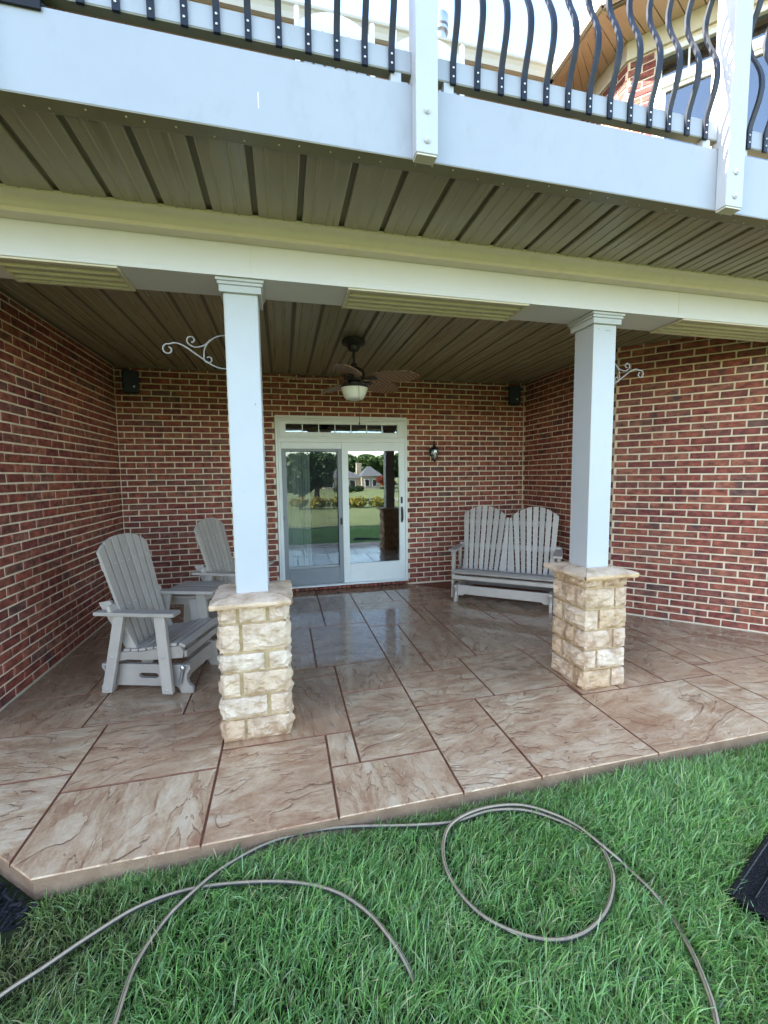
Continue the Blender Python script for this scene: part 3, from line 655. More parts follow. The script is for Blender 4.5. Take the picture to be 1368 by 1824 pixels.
# left wing
lw = [(XL - .252, -2.75), (XL - .252, .4), (-9, .4), (-9, -9.0), (-8.1, -9.0)]
MB().prism([(XL - .01, -2.751), (XL - .252, -2.749), (XL - .252, .25), (-12, .25), (-12, -6.8), (-5.92, -6.8)], -.3, ZE, 'z').build('side_wing', M_farbrick, house)
MB().box(XL - .25, XL - .008, -2.748, .25, 3.2005, ZE).build('side_wing_wall', M_farbrick, house)
MB().add([(XL + .45, 1, ZE + .05), (XL + .45, -2.56, ZE + .05), (-5.7, -7.2, ZE + .05), (-12, -7.2, ZE + .05), (-12, 1, ZE + .05), (-6.5, -1, ZE + 3.0), (-7.4, -3.4, ZE + 3.0), (-12, -3.2, ZE + 3)],
         [(0, 1, 6, 5), (1, 2, 6), (2, 3, 7, 6), (3, 4, 7), (4, 0, 5), (4, 5, 6, 7), (0, 4, 3, 2, 1)]).build('roof', M_shingle, house)
MB().box(XL - .3, XR + 6, .26, 6, 3.25, ZE).build('house_mass', M_farbrick, house)
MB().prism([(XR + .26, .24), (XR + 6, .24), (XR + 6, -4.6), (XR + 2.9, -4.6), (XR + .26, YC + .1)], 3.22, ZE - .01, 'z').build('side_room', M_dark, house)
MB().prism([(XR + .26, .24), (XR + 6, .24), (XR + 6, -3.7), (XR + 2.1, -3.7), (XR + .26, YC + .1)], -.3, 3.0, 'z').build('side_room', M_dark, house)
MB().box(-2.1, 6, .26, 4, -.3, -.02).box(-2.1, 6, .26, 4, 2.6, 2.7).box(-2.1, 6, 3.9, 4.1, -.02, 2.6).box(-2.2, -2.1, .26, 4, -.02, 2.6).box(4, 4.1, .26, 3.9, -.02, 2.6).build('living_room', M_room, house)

# ================================================================== SLIDING DOOR
dr = thing('sliding_door', 'white framed sliding glass patio door with a transom window above it', 'door', kind='thing')
def fr(parent, name, mat, x0, x1, z0, z1, w, y0, y1, wt=None, wb=None, bev=.003):
    wt = w if wt is None else wt; wb = w if wb is None else wb; e = .0006
    return MB().box(x0, x0 + w, y0, y1, z0, z1).box(x1 - w, x1, y0, y1, z0, z1).box(x0 + w + e, x1 - w - e, y0, y1, z1 - wt, z1).box(x0 + w + e, x1 - w - e, y0, y1, z0, z0 + wb).build(name, mat, parent, bevel=bev)
fr(dr, 'outer_frame', M_vinyl, .003, 1.827, .062, 2.409, .030, -.012, .12, .034, .022)
to = fr(dr, 'transom', M_vinyl, .0345, 1.7955, 2.112, 2.372, .022, -.004, .10)
ts = fr(to, 'sash', M_vinyl, .058, 1.772, 2.136, 2.348, .082, .004, .07, .046, .056)
MB().box(.141, 1.689, -.003, .003, -.056, .056).build('pane', M_glass, to, M=Tr(0, .036, 2.247) @ Rx(R(-1.35)))
for k in range(1, 7):
    xx = .140 + 1.55 * k / 7; MB().box(xx - .006, xx + .006, .018, .0295, 2.193, 2.301).build('muntin', M_vinyl, to)
MB().box(.0345, 1.7955, -.010, .10, 2.056, 2.1115, .004).build('mullion', M_vinyl, dr)
fx = fr(dr, 'fixed_panel', M_vinyl, .0345, .945, .0855, 2.0555, .062, .050, .095, .075, .255)
MB().box(.098, .882, .070, .076, .342, 1.979).build('pane', M_glassf, fx)
MB().box(.0345, .075, .0, .0495, .0855, 2.0555, .003).box(.0755, .886, .0, .0495, 1.968, 2.0555, .003).build('screen_channel', M_vinyl, fx)
sc = fr(dr, 'screen_panel', M_greyframe, .076, .887, .090, 1.9675, .058, .006, .034, .036, .225)
MB().box(.135, .828, .019, .0205, .316, 1.931).build('insect_screen', M_screen, sc)
MB().box(.850, .880, -.006, .0055, .915, 1.01, .003).build('latch', M_bronze, sc); MB().box(.858, .866, -.016, -.0065, .94, .985, .002).build('latch_pull', M_black, sc)
MB().box(.079, .086, -.004, .0055, 1.0, 1.06, .002).build('screen_stop', M_black, sc)
sl = fr(dr, 'sliding_panel', M_vinyl, .888, 1.795, .0855, 2.0555, .088, -.002, .045, .115, .268)
MB().box(.977, 1.706, .018, .024, .3545, 1.940).build('pane', M_glass, sl)
hd = MB().tube(spline([(1.745, -.006, 1.115), (1.745, -.042, 1.10), (1.745, -.055, 1.03), (1.745, -.042, .955), (1.745, -.006, .94)], 6), .0085, 8).box(1.731, 1.759, -.0075, -.0021, .915, 1.14, .003).build('handle', M_bronze, sl, True)
MB().box(1.729, 1.757, -.010, -.0021, 1.19, 1.285, .004).lathe([(.011, 0), (.011, .012), (.004, .016)], 10, Tr(1.743, -.010, 1.24) @ Rx(math.pi / 2)).build('lock', M_bronze, sl)
MB().box(.004, 1.826, -.055, -.013, .0625, .083, .003).build('threshold', M_vinyl, dr)
bt = thing('vertical_blinds', 'pale vertical blinds drawn aside behind the screened door panel', 'blinds', kind='thing')
for k in range(9):
    xx = .15 + k * .036; MB().box(-.034, .034, -.001, .001, .15, 1.99, 0, Tr(xx, .19 + .004 * (k % 2), 0) @ Rz(R(58 + random.uniform(-8, 8)))).build('slat', M_blind, bt)
MB().box(.12, 1.70, .165, .215, 1.992, 2.03).build('head_rail', M_blind, bt)

# ================================================================== POSTS AND STONE PIERS
def rock(x0, x1, y0, y1, z0, z1, faces, nx=6, nz=4):
    """a quarry-faced stone: a box whose listed sides ('-y','+y','-x','+x') bulge and break unevenly"""
    mb_ = MB(); sd = random.random() * 100
    n3 = lambda a, b, c_: (math.sin(a * 31 + sd) * math.cos(b * 27 - sd * 1.7) + math.sin((a + b) * 53 + c_ * 41 + sd * 2.3) * .6 + math.sin(c_ * 67 - a * 39 + sd) * .5)
    NX = max(3, int((x1 - x0) / .026)); NY = max(3, int((y1 - y0) / .04)); NZ = max(3, int((z1 - z0) / .024))
    bm = bmesh.new()
    def grid(o, a, b, na, nb):
        vs_ = [[bm.verts.new(Vector(o) + Vector(a) * (i / na) + Vector(b) * (j / nb)) for i in range(na + 1)] for j in range(nb + 1)]
        for j in range(nb):
            for i in range(na): bm.faces.new((vs_[j][i], vs_[j][i + 1], vs_[j + 1][i + 1], vs_[j + 1][i]))
    X, Y, Z = x1 - x0, y1 - y0, z1 - z0
    grid((x0, y0, z0), (X, 0, 0), (0, 0, Z), NX, NZ); grid((x1, y1, z0), (-X, 0, 0), (0, 0, Z), NX, NZ)
    grid((x1, y0, z0), (0, Y, 0), (0, 0, Z), NY, NZ); grid((x0, y1, z0), (0, -Y, 0), (0, 0, Z), NY, NZ)
    grid((x0, y0, z1), (X, 0, 0), (0, Y, 0), NX, NY); grid((x0, y1, z0), (X, 0, 0), (0, -Y, 0), NX, NY)
    bmesh.ops.remove_doubles(bm, verts=bm.verts, dist=1e-5)
    for v in bm.verts:
        p_ = v.co.copy(); d = Vector((0, 0, 0))
        ez = min(p_.z - z0, z1 - p_.z); ex = min(p_.x - x0, x1 - p_.x); ey = min(p_.y - y0, y1 - p_.y)
        q = n3(p_.x, p_.y, p_.z)
        for s in faces:
            a = 0 if s[1] == 'x' else 1; lim = (x0 if a == 0 else y0) if s[0] == '-' else (x1 if a == 0 else y1)
            if abs(p_[a] - lim) < 1e-4:
                e = min(ez, ey if a == 0 else ex) ; k = min(1., max(0, e) / .028)
                out = -.009 * (1 - k) + k * (.009 + .0100 * q)
                d[a] += out * (-1 if s[0] == '-' else 1)
        d.z += .0022 * math.sin(p_.x * 90 + sd) * (1 if ez < 1e-4 else 0); d.x += .0022 * math.sin(p_.z * 110 + sd) * (1 if ex < 1e-4 else 0)
        v.co += d
    me = bpy.data.meshes.new('stone'); bmesh.ops.recalc_face_normals(bm, faces=bm.faces); bm.to_mesh(me); bm.free(); me.materials.append(M_stone)
    return me
def pier(label, X0, X1, Y0, Y1, rows, cap):
    t_ = MB().box(X0 + .022, X1 - .022, Y0 + .022, Y1 - .022, -.001, cap[4] - .002).build('stone_pier', M_pmortar)
    tag(t_, label, 'pier', 'stone piers under the porch posts', 'thing'); g = .014
    for (z0, z1, fl_, fr_) in rows:
        j = lambda: random.uniform(-.004, .004)
        W, D = X1 - X0, Y1 - Y0
        sl_ = .115 if fl_ > .17 else D - .135; sr_ = .115 if fr_ > .17 else D - .135
        bl_ = W * .62 if fl_ > .17 else .12; br_ = W - bl_ - g * 2
        za, zb = z0 + .008 + j() * .5, z1 - .008 + j() * .5
        def st(a, b, c_, d, faces): link('stone', rock(a, b, c_, d, za, zb, faces), t_)
        st(X0, X0 + fl_, Y0, Y0 + sl_, ('-y', '-x')); st(X1 - fr_, X1, Y0, Y0 + sr_, ('-y', '+x'))
        if W - fl_ - fr_ > .09: st(X0 + fl_ + g * 1.6, X1 - fr_ - g * 1.6, Y0, Y0 + .11, ('-y',))
        yl, yr = Y0 + sl_ + g * 1.5, Y0 + sr_ + g * 1.5
        st(X0, X0 + .17, max(yl, Y0 + .13), Y1, ('-x', '+y')) if fl_ > .17 or True else None
        st(X1 - .17, X1, max(yr, Y0 + .13), Y1, ('+x', '+y'))
    x0, x1, y0, y1, zc, zt = cap; mx, my = (x0 + x1) / 2, (y0 + y1) / 2; ih = .095
    # four mitred cap stones with broken edges and sloping tops
    cor = [(x0, y0), (x1, y0), (x1, y1), (x0, y1)]; inn = [(mx - ih, my - ih), (mx + ih, my - ih), (mx + ih, my + ih), (mx - ih, my + ih)]
    for k in range(4):
        A, B, C, D_ = Vector(cor[k]), Vector(cor[(k + 1) % 4]), Vector(inn[(k + 1) % 4]), Vector(inn[k]); N = 14
        sh = (B - A).normalized() * .0035; A, B, C, D_ = A + sh, B - sh, C - sh, D_ + sh; on = Vector((A + B) / 2 - Vector((mx, my))).normalized(); vs_ = []; fs_ = []
        prof_ = [(0, zc + .004, -.004), (0, zc + .018, .006), (0, zc + .034, .004), (.0, zt - .014, -.010), (.22, zt - .004, 0), (.6, zt + .004, 0), (1, zt + .008, 0), (1, zc + .01, 0), (.3, zc, 0)]
        for i in range(N + 1):
            f = i / N; w_ = random.uniform(-.005, .005) * (0 < i < N)
            for (q, z, out) in prof_:
                P_ = A.lerp(B, f).lerp(D_.lerp(C, f), q) + on * (out + (w_ + random.uniform(-.003, .003) if q == 0 else 0))
                vs_.append((P_.x, P_.y, z + (random.uniform(-.003, .003) if 0 < i < N and q < .9 else 0)))
        kk = len(prof_)
        for i in range(N):
            for q in range(kk): fs_.append((i * kk + q, i * kk + (q + 1) % kk, (i + 1) * kk + (q + 1) % kk, (i + 1) * kk + q))
        fs_ += [tuple(range(kk)), tuple(range(N * kk, (N + 1) * kk))]
        MB().add(vs_, fs_).build('cap_stone', M_cap, t_, True)
    MB().box(x0 + .03, x1 - .03, y0 + .03, y1 - .03, zc + .002, zt - .012).box(mx - ih - .004, mx + ih + .004, my - ih - .004, my + ih + .004, zt - .0115, zt + .003).build('cap_mortar', M_pmortar, t_)
    for s1, s2 in ((-1, -1), (1, -1)):
        MB().tube([(mx + s1 * (ih - .002), my + s2 * (ih - .002), zt + .004), (mx + s1 * ((x1 - x0) / 2 - .012), my + s2 * ((y1 - y0) / 2 - .012), zt - .013)], .0045, 6).build('cap_mortar', M_pmortar, t_)
    return t_
pier('weathered sandstone pier in front of the near glider chair', -.318, .085, -3.295, -2.905,
     [(.0, .140, .130, .255), (.140, .278, .265, .112), (.278, .430, .112, .268), (.430, .550, .258, .112), (.550, .728, .120, .262), (.728, .832, .105, .105)], (-.350, .112, -3.345, -2.86, .832, .884))
pier('sandstone pier in front of the double glider bench', 2.17, 2.535, -3.305, -2.915,
     [(.0, .150, .235, .110), (.150, .300, .105, .240), (.300, .450, .240, .105), (.450, .605, .112, .232), (.605, .760, .250, .100), (.760, .832, .14, .20)], (2.125, 2.575, -3.355, -2.865, .832, .884))
def post(label, x0, x1, scuffs):
    t_ = thing('porch_post', label, 'post', ((x0 + x1) / 2, -3.1, .888), 0, 'white square porch posts', 'thing'); h = (x1 - x0) / 2
    MB().box(-h, h, -.1, .1, 0, 1.833, .004).build('shaft', M_white, t_)
    c_ = MB()
    for k, (o_, za, zb) in enumerate(((.022, 1.756, 1.794), (.030, 1.7945, 1.812), (.038, 1.8125, 1.8335))):
        c_.box(-h - o_, h + o_, -.1 - o_, -.1005, za, zb).box(-h - o_, h + o_, .1005, .1 + o_, za, zb).box(-h - o_, -h - .0005, -.1, .1, za, zb).box(h + .0005, h + o_, -.1, .1, za, zb)
    c_.build('capital', M_white, t_, bevel=.003)
    MB().box(-h - .0006, -h + .002, -.1006, -.098, .05, 1.75).build('seam', M_trim, t_)
    for (sx_, sz_, sw_, sh_) in scuffs: MB().box(sx_, sx_ + sw_, -.1012, -.0995, sz_, sz_ + sh_, 0).build('scuff', M_greyframe, t_)
    return t_
post('white square porch post on the stone pier by the glider chairs', -.213, -.025, [(.055, 1.13, .006, .010), (-.03, .62, .003, .005)])
post('white square porch post on the stone pier by the double bench', 2.257, 2.447, [(.0, 1.715, .045, .004), (-.06, 1.722, .010, .004), (.03, .9, .004, .004)])

# ================================================================== GLIDER FURNITURE
def slat_poly(yb0, yb1, yt0, yt1, ztop, zbot, n_=3):
    """outline in (y, v) where v runs up the back; the top edge follows ztop(y)"""
    pts = [(yb0, zbot), (yb1, zbot)]
    for i in range(n_ + 1):
        y = yt1 + (yt0 - yt1) * i / n_; pts.append((y, ztop(y)))
    return pts
def glider(name, label, cat, loc, rot, hw, lobes, group, arm_z=.605):
    t_ = thing(name, label, cat, loc, rot, group)
    B = dict(bevel=.004)
    side = [(.34, .215), (.345, .185), (.318, .15), (.312, .11), (.325, .065), (.356, .04), (.356, 0), (.262, 0), (.245, .038), (.22, .05)]
    out = side + [(-x, z) for x, z in reversed(side)]
    slot = [(.02 + .055 * s + .02 * math.cos(a), .128 + .02 * math.sin(a)) for s, a0 in ((1, -90), (-1, 90)) for a in [R(a0 + k * 30) for k in range(7)]]
    for s in (-1, 1):
        y0 = s * (hw - .052); MB().prism(out, min(y0, y0 + s * .03), max(y0, y0 + s * .03), 'y', hole=slot).build('base_side', M_poly, t_, bevel=.003)
        yl = s * (hw + .012); ya, yb = min(yl, yl + s * .034), max(yl, yl + s * .034)
        lf = MB().prism([(.158, .022), (.238, .022), (.206, arm_z - .001), (.126, arm_z - .001)], ya, yb, 'y').build('leg', M_poly, t_, **B)
        lr = MB().prism([(-.305, .022), (-.228, .022), (-.098, arm_z - .001), (-.176, arm_z - .001)], ya, yb, 'y').build('leg', M_poly, t_, **B)
        for par, pts in ((lf, ((.198, .05), (.183, .30))), (lr, ((-.262, .05), (-.205, .29)))):
            for bx_, bz in pts: MB().lathe([(.008, 0), (.008, .003), (.004, .005)], 10, Tr(bx_, yl + s * .0342, bz) @ Rx(-s * math.pi / 2)).build('bolt', M_steel, par)
        rail_ = [(-.21, .245), (-.12, .262), (.05, .262), (.20, .272), (.31, .285), (.318, .33), (.295, .372), (.18, .362), (0, .325), (-.12, .318), (-.21, .325)]
        ys = s * (hw - .020); MB().prism(rail_, min(ys, ys + s * .031), max(ys, ys + s * .031), 'y').build('seat_side', M_poly, t_, **B)
        up_ = [(-.125, .30), (-.055, .33), (-.245, .695), (-.335, .680)]
        yu = s * (hw - .052); MB().prism(up_, min(yu, yu + s * .031), max(yu, yu + s * .031), 'y').build('back_upright', M_poly, t_, **B)
        yc = s * (hw + .020); w = .052
        arm = [(.285, yc - w), (.292, yc - w + .012), (.292, yc + w - .012), (.285, yc + w), (.05, yc + w * .96), (-.12, yc + s * .002 + w * .8), (-.325, yc + w * .62), (-.325, yc - w * .62), (-.12, yc - w * .8), (.05, yc - w * .96)]
        MB().prism(arm, arm_z, arm_z + .027, 'z').build('arm', M_poly, t_, **B)
        for xx in (-.285, .295):
            MB().tube([(xx, s * (hw - .010), .20), (xx - .03, s * (hw - .010), .075)], .011, 8).lathe([(.016, 0), (.016, .008), (.006, .012)], 10, Tr(xx, s * (hw - .004), .20) @ Rx(-s * math.pi / 2)).build('glide_link', M_steel, t_)
    b = hw - .054
    for xx, z0, z1 in ((.255, .092, .205), (-.285, .092, .205)):
        pl = [(-b, z0 - .02), (-b + .06, z0 - .02), (-b + .085, z0), (b - .085, z0), (b - .06, z0 - .02), (b, z0 - .02), (b, z1), (-b, z1)]
        MB().prism(pl, xx, xx + .03, 'x').build('stretcher', M_poly, t_, **B)
    # seat slats follow the dished side rail
    top = [(-.175, .323), (-.12, .319), (-.06, .3205), (0, .3265), (.06, .336), (.12, .3475), (.18, .3605), (.24, .3685)]
    for i, (x, z) in enumerate(top):
        dz = (top[min(i + 1, 7)][1] - top[max(i - 1, 0)][1]) / .12
        if x < -.13: continue
        MB().box(-.0255, .0255, -hw - .008, hw + .008, .0015, .023, .004, Tr(x, 0, z) @ Ry(-math.atan(dz))).build('seat_slat', M_poly, t_)
    MB().box(-.026, .026, -hw - .008, hw + .008, 0, .022, .004, Tr(.301, 0, .3675) @ Ry(R(26))).build('seat_slat', M_poly, t_)
    MB().box(.3195, .341, -hw - .010, hw + .010, .290, .338, .004).build('seat_slat', M_poly, t_)
    # back: local frame of the reclined plane
    th_ = math.atan2(.215, .83); Mb = Tr(-.088, 0, .325) @ Ry(-th_)     # plane x = 0, v up
    def bs(poly):
        o_ = MB().prism(poly, -.022, 0, 'x', Mb).build('back_slat', M_poly, t_, bevel=.003); sc_ = MB()
        ym = lambda f: (poly[0][0] + poly[1][0]) / 2 * (1 - f) + (poly[2][0] + poly[-1][0]) / 2 * f
        for v in (.04, .335, .655): sc_.lathe([(.0042, 0), (.0042, .0012), (.002, .002)], 8, Mb @ Tr(.0001, ym(v / .85), v) @ Ry(math.pi / 2))
        sc_.build('screw', M_screw, o_)
    if lobes == 1:
        zt = lambda y: .862 - .108 * (abs(y) / .29) ** 2.7; n_ = 7; wb_, wt_ = .470, .574
        for i in range(n_):
            g = .0078
            bs(slat_poly(-wb_ / 2 + wb_ * i / n_ + g, -wb_ / 2 + wb_ * (i + 1) / n_ - g, -wt_ / 2 + wt_ * i / n_ + g, -wt_ / 2 + wt_ * (i + 1) / n_ - g, zt, .0))
    else:
        for s in (-1, 1):
            c0 = s * .325; zt = lambda y: .872 - .128 * (abs(y - c0) / .29) ** 2.2; n_ = 7; wt_ = .572; wb_ = .455; cb_ = s * .335
            for i in range(n_):
                g = .0078
                bs(slat_poly(cb_ - wb_ / 2 + wb_ * i / n_ + g, cb_ - wb_ / 2 + wb_ * (i + 1) / n_ - g, c0 - wt_ / 2 + wt_ * i / n_ + g, c0 - wt_ / 2 + wt_ * (i + 1) / n_ - g, zt, 0.))
            bs([(s * .006, 0), (s * .098, 0), (s * .036, .722), (s * .003, .722)] if s > 0 else [(s * .098, 0), (s * .006, 0), (s * .003, .722), (s * .036, .722)])
    for v, ext in ((.30, .045), (.62, -.03)):
        MB().box(-.054, -.0225, -hw - ext, hw + ext, v, v + .07, .003, Mb).build('back_brace', M_poly, t_)
    return t_
glider('glider_chair', 'grey fan-back glider chair nearest the camera, left of the stone pier', 'chair', (-.88, -2.25, 0), -.30, .27, 1, 'grey glider chairs')
c2_ = copy_tree([o for o in col.objects if o.name == 'glider_chair'][0]); c2_.location = (-.435, -1.10, 0); c2_.rotation_euler = (0, 0, -.375)
c2_['label'] = 'grey fan-back glider chair in the back, half hidden behind the white post'
glider('glider_bench', 'grey double glider bench with two rounded fan backs in the brick corner', 'bench', (2.795, -1.088, 0), -2.2407, .595, 2, None, .625)
tb = thing('side_table', 'small grey slatted side table between the two glider chairs', 'table', (-.80, -1.60, 0), -.30)
def tr_(y): return .262 - .05 * (abs(y) / .27) ** 2
for i in range(6):
    y0 = -.27 + .09 * i + .004; y1 = y0 + .082
    MB().prism([(-.20, y0), (tr_(y0), y0), (tr_((y0 + y1) / 2), (y0 + y1) / 2), (tr_(y1), y1), (-.20, y1)], .528, .552, 'z').build('top_slat', M_poly, tb, bevel=.003)
MB().box(.17, .198, -.22, .22, .462, .5275).box(-.17, -.142, -.22, .22, .462, .5275).box(-.14, .168, -.225, -.198, .462, .5275).box(-.14, .168, .198, .225, .462, .5275).build('apron', M_poly, tb, bevel=.003)
for sx in (-1, 1):
    for sy in (-1, 1): MB().prism([(sx * .16 - .035, .527), (sx * .16 + .035, .527), (sx * .205 + .035, 0), (sx * .205 - .035, 0)], sy * .255 - .017, sy * .255 + .013, 'y').build('leg', M_poly, tb, bevel=.003)

# ================================================================== FAN, LANTERN, SPEAKERS, HOOKS
fan = thing('ceiling_fan', 'dark ceiling fan with palm leaf blades and a white bowl light', 'ceiling fan', (.81, -1.585, ZC - .004))
MB().lathe([(.02, -.125), (.045, -.118), (.060, -.09), (.062, -.075), (.105, -.060), (.118, -.045), (.118, -.02), (.095, -.012), (.095, 0)], 28).build('canopy', M_bronze, fan, True)
MB().lathe([(.013, -.28), (.013, -.10)], 12).lathe([(.028, -.262), (.034, -.25), (.028, -.238)], 14).build('downrod', M_bronze, fan, True)
MB().lathe([(.03, -.42), (.085, -.415), (.108, -.385), (.112, -.345), (.100, -.31), (.070, -.285), (.04, -.27), (.02, -.262)], 28).build('motor_housing', M_bronze, fan, True)
MB().lathe([(.04, -.475), (.058, -.470), (.058, -.425), (.04, -.421)], 20).lathe([(.10, -.478), (.140, -.474), (.138, -.462), (.06, -.4525)], 28).build('light_fitting', M_bronze, fan, True)
MB().lathe([(.02, -.592), (.075, -.590), (.098, -.575), (.112, -.545), (.134, -.492), (.137, -.482), (.09, -.4785)], 32).build('light_bowl', M_bowl, fan, True)
MB().tube([(.02, -.115, -.47), (.02, -.145, -.50), (.02, -.147, -.83)], .0022, 6).lathe([(.002, -.86), (.006, -.85), (.005, -.835), (.002, -.825)], 8, Tr(.02, -.147, 0)).build('pull_chain', M_black, fan)
bl_pts = [(.15, .035), (.20, .075), (.27, .103), (.36, .122), (.45, .125), (.55, .108), (.63, .070), (.68, .020)]
for k in range(5):
    a = R(-35 + 72 * k); mb = MB(); n_ = 10; vs_ = []; fs_ = []
    st_ = spline([(x, w, 0) for x, w in bl_pts], 4)
    for i, p_ in enumerate(st_):
        for j in range(n_ + 1):
            f = 2 * j / n_ - 1; sc_ = 1 + .07 * math.sin(p_.x * 95) * (abs(f) > .9)
            vs_.append((p_.x - .04 * abs(f) ** 2 * 0, p_.y * f * sc_, -.012 * abs(f) ** 1.5 * 1.0 - .06 * max(0, p_.x - .3) ** 1.2 + .003 * math.sin((p_.x * 1.0 - abs(f) * .10) * 150)))
    m_ = n_ + 1; K = len(st_)
    fs_ = [(i * m_ + j, i * m_ + j + 1, (i + 1) * m_ + j + 1, (i + 1) * m_ + j) for i in range(K - 1) for j in range(n_)]
    vs2 = [(x, y, z - .006) for x, y, z in vs_]; o_ = len(vs_)
    mb.add(vs_ + vs2, fs_ + [tuple(o_ + q for q in reversed(f_)) for f_ in fs_] + [(i * m_, (i + 1) * m_, o_ + (i + 1) * m_, o_ + i * m_) for i in range(K - 1)] + [(i * m_ + n_, (i + 1) * m_ + n_, o_ + (i + 1) * m_ + n_, o_ + i * m_ + n_) for i in range(K - 1)])
    bo = mb.build('blade', M_leafwood, fan, True, M=Tr(0, 0, -.385) @ Rz(a) @ Rx(R(-13)))
    MB().box(.09, .19, -.014, .014, -.020, -.010, .003).box(.17, .25, -.03, .03, -.022, -.0145, .003).build('blade_iron', M_bronze, bo)
lan = thing('wall_lantern', 'black iron wall lantern with clear glass beside the sliding door', 'lantern', (2.205, 0, 1.93))
MB().lathe([(.045, 0), (.045, .008), (.030, .016), (.012, .020)], 16, Matrix.Diagonal((1, 1, 1.5, 1)) @ Rx(math.pi / 2) @ Matrix.Identity(4)).build('back_plate', M_black, lan, True)
MB().tube(spline([(0, -.015, -.02), (0, -.05, .06), (0, -.07, .125), (0, -.10, .145), (0, -.118, .115), (0, -.118, .085)], 6), .007, 8).lathe([(.004, .15), (.012, .143), (.004, .128)], 8, Tr(0, -.085, 0)).build('arm', M_black, lan, True)
MB().lathe([(.004, .09), (.012, .085), (.020, .065), (.050, .045), (.066, .030), (.066, .022), (.05, .02)], 18, Tr(0, -.118, 0)).build('roof', M_black, lan, True)
MB().lathe([(.034, -.115), (.046, -.075), (.052, -.02), (.049, .019)], 14, Tr(0, -.118, 0)).build('glass', M_lglass, lan, True)
MB().lathe([(.010, -.10), (.014, -.06), (.012, -.02), (.004, .01)], 10, Tr(0, -.118, 0)).build('bulb', M_bowl, lan, True)
c_ = MB().lathe([(.004, -.150), (.012, -.142), (.016, -.130), (.040, -.122), (.040, -.1155), (.02, -.1155)], 14, Tr(0, -.118, 0))
for k in range(6):
    a = R(60 * k); c_.tube([(.036 * math.cos(a), -.118 + .036 * math.sin(a), -.116), (.049 * math.cos(a), -.118 + .049 * math.sin(a), -.075), (.055 * math.cos(a), -.118 + .055 * math.sin(a), -.02), (.052 * math.cos(a), -.118 + .052 * math.sin(a), .021)], .0032, 5)
c_.build('cage', M_black, lan)
def speaker(label, x, rot):
    t_ = thing('outdoor_speaker', label, 'speaker', (x, -.13, 2.745), rot, 'black outdoor speakers')
    bd = MB().prism([(-.088, -.055), (.088, -.055), (.062, .07), (-.062, .07)], -.135, .135, 'z').build('cabinet', M_black, t_, bevel=.014)
    MB().box(-.079, .079, -.062, -.0555, -.124, .124, .004).build('grille', M_bal, t_)
    MB().lathe([(.010, 0), (.010, .002)], 12, Tr(.03, -.0625, -.06) @ Rx(math.pi / 2)).build('badge', M_steel, t_)
    MB().box(-.02, .02, .0705, .115, -.02, .02).build('bracket', M_black, t_)
speaker('black wall speaker high in the left brick corner above the chairs', -1.655, R(24))
speaker('black wall speaker high in the right brick corner above the bench', 3.445, R(-18))
def spiral(cx_, cz_, r0, a0, turns, n_=22, shrink=.35):
    return [(cx_ + r0 * (1 - (1 - shrink) * i / n_) * math.cos(a0 + turns * 2 * math.pi * i / n_), 0, cz_ + r0 * (1 - (1 - shrink) * i / n_) * math.sin(a0 + turns * 2 * math.pi * i / n_)) for i in range(n_ + 1)]
def hook(label, x, s, k=1.):
    t_ = thing('plant_hook', label, 'plant hook', (x, -3.1, 2.30), 0, 'scroll plant hooks on the porch posts')
    S = Matrix.Diagonal((s * k, 1, k, 1)); r = .0045
    MB().box(0, .005, -.011, .011, -.085, .150, .001, S).build('mounting_bar', M_scroll, t_)
    main = spline([(.004, 0, -.055), (.05, 0, -.052), (.10, 0, -.030), (.17, 0, .018), (.235, 0, .062), (.28, 0, .078), (.315, 0, .070)], 6)
    main += [Vector(p_) for p_ in spiral(.322, .040, .031, R(80), -.92, 22, .45)]
    MB().tube(main, r, 7, S).build('main_scroll', M_scroll, t_, True)
    up_ = spline([(.004, 0, .135), (.05, 0, .128), (.095, 0, .100), (.125, 0, .058), (.132, 0, .015)], 6) + [Vector(p_) for p_ in spiral(.107, -.004, .026, R(20), -.95, 20, .4)]
    MB().tube(up_, r * .9, 7, S).build('brace_scroll', M_scroll, t_, True)
    sm = spline([(.09, 0, .108), (.13, 0, .072), (.175, 0, .060), (.205, 0, .070)], 6) + [Vector(p_) for p_ in spiral(.196, .098, .027, R(-60), .95, 20, .4)]
    MB().tube(sm, r * .9, 7, S).build('small_scroll', M_scroll, t_, True)
hook('grey scrolled iron plant hook on the post by the chairs', -.2135, -1, 1.02)
hook('grey scrolled iron plant hook on the post by the bench', 2.4475, 1, .98)

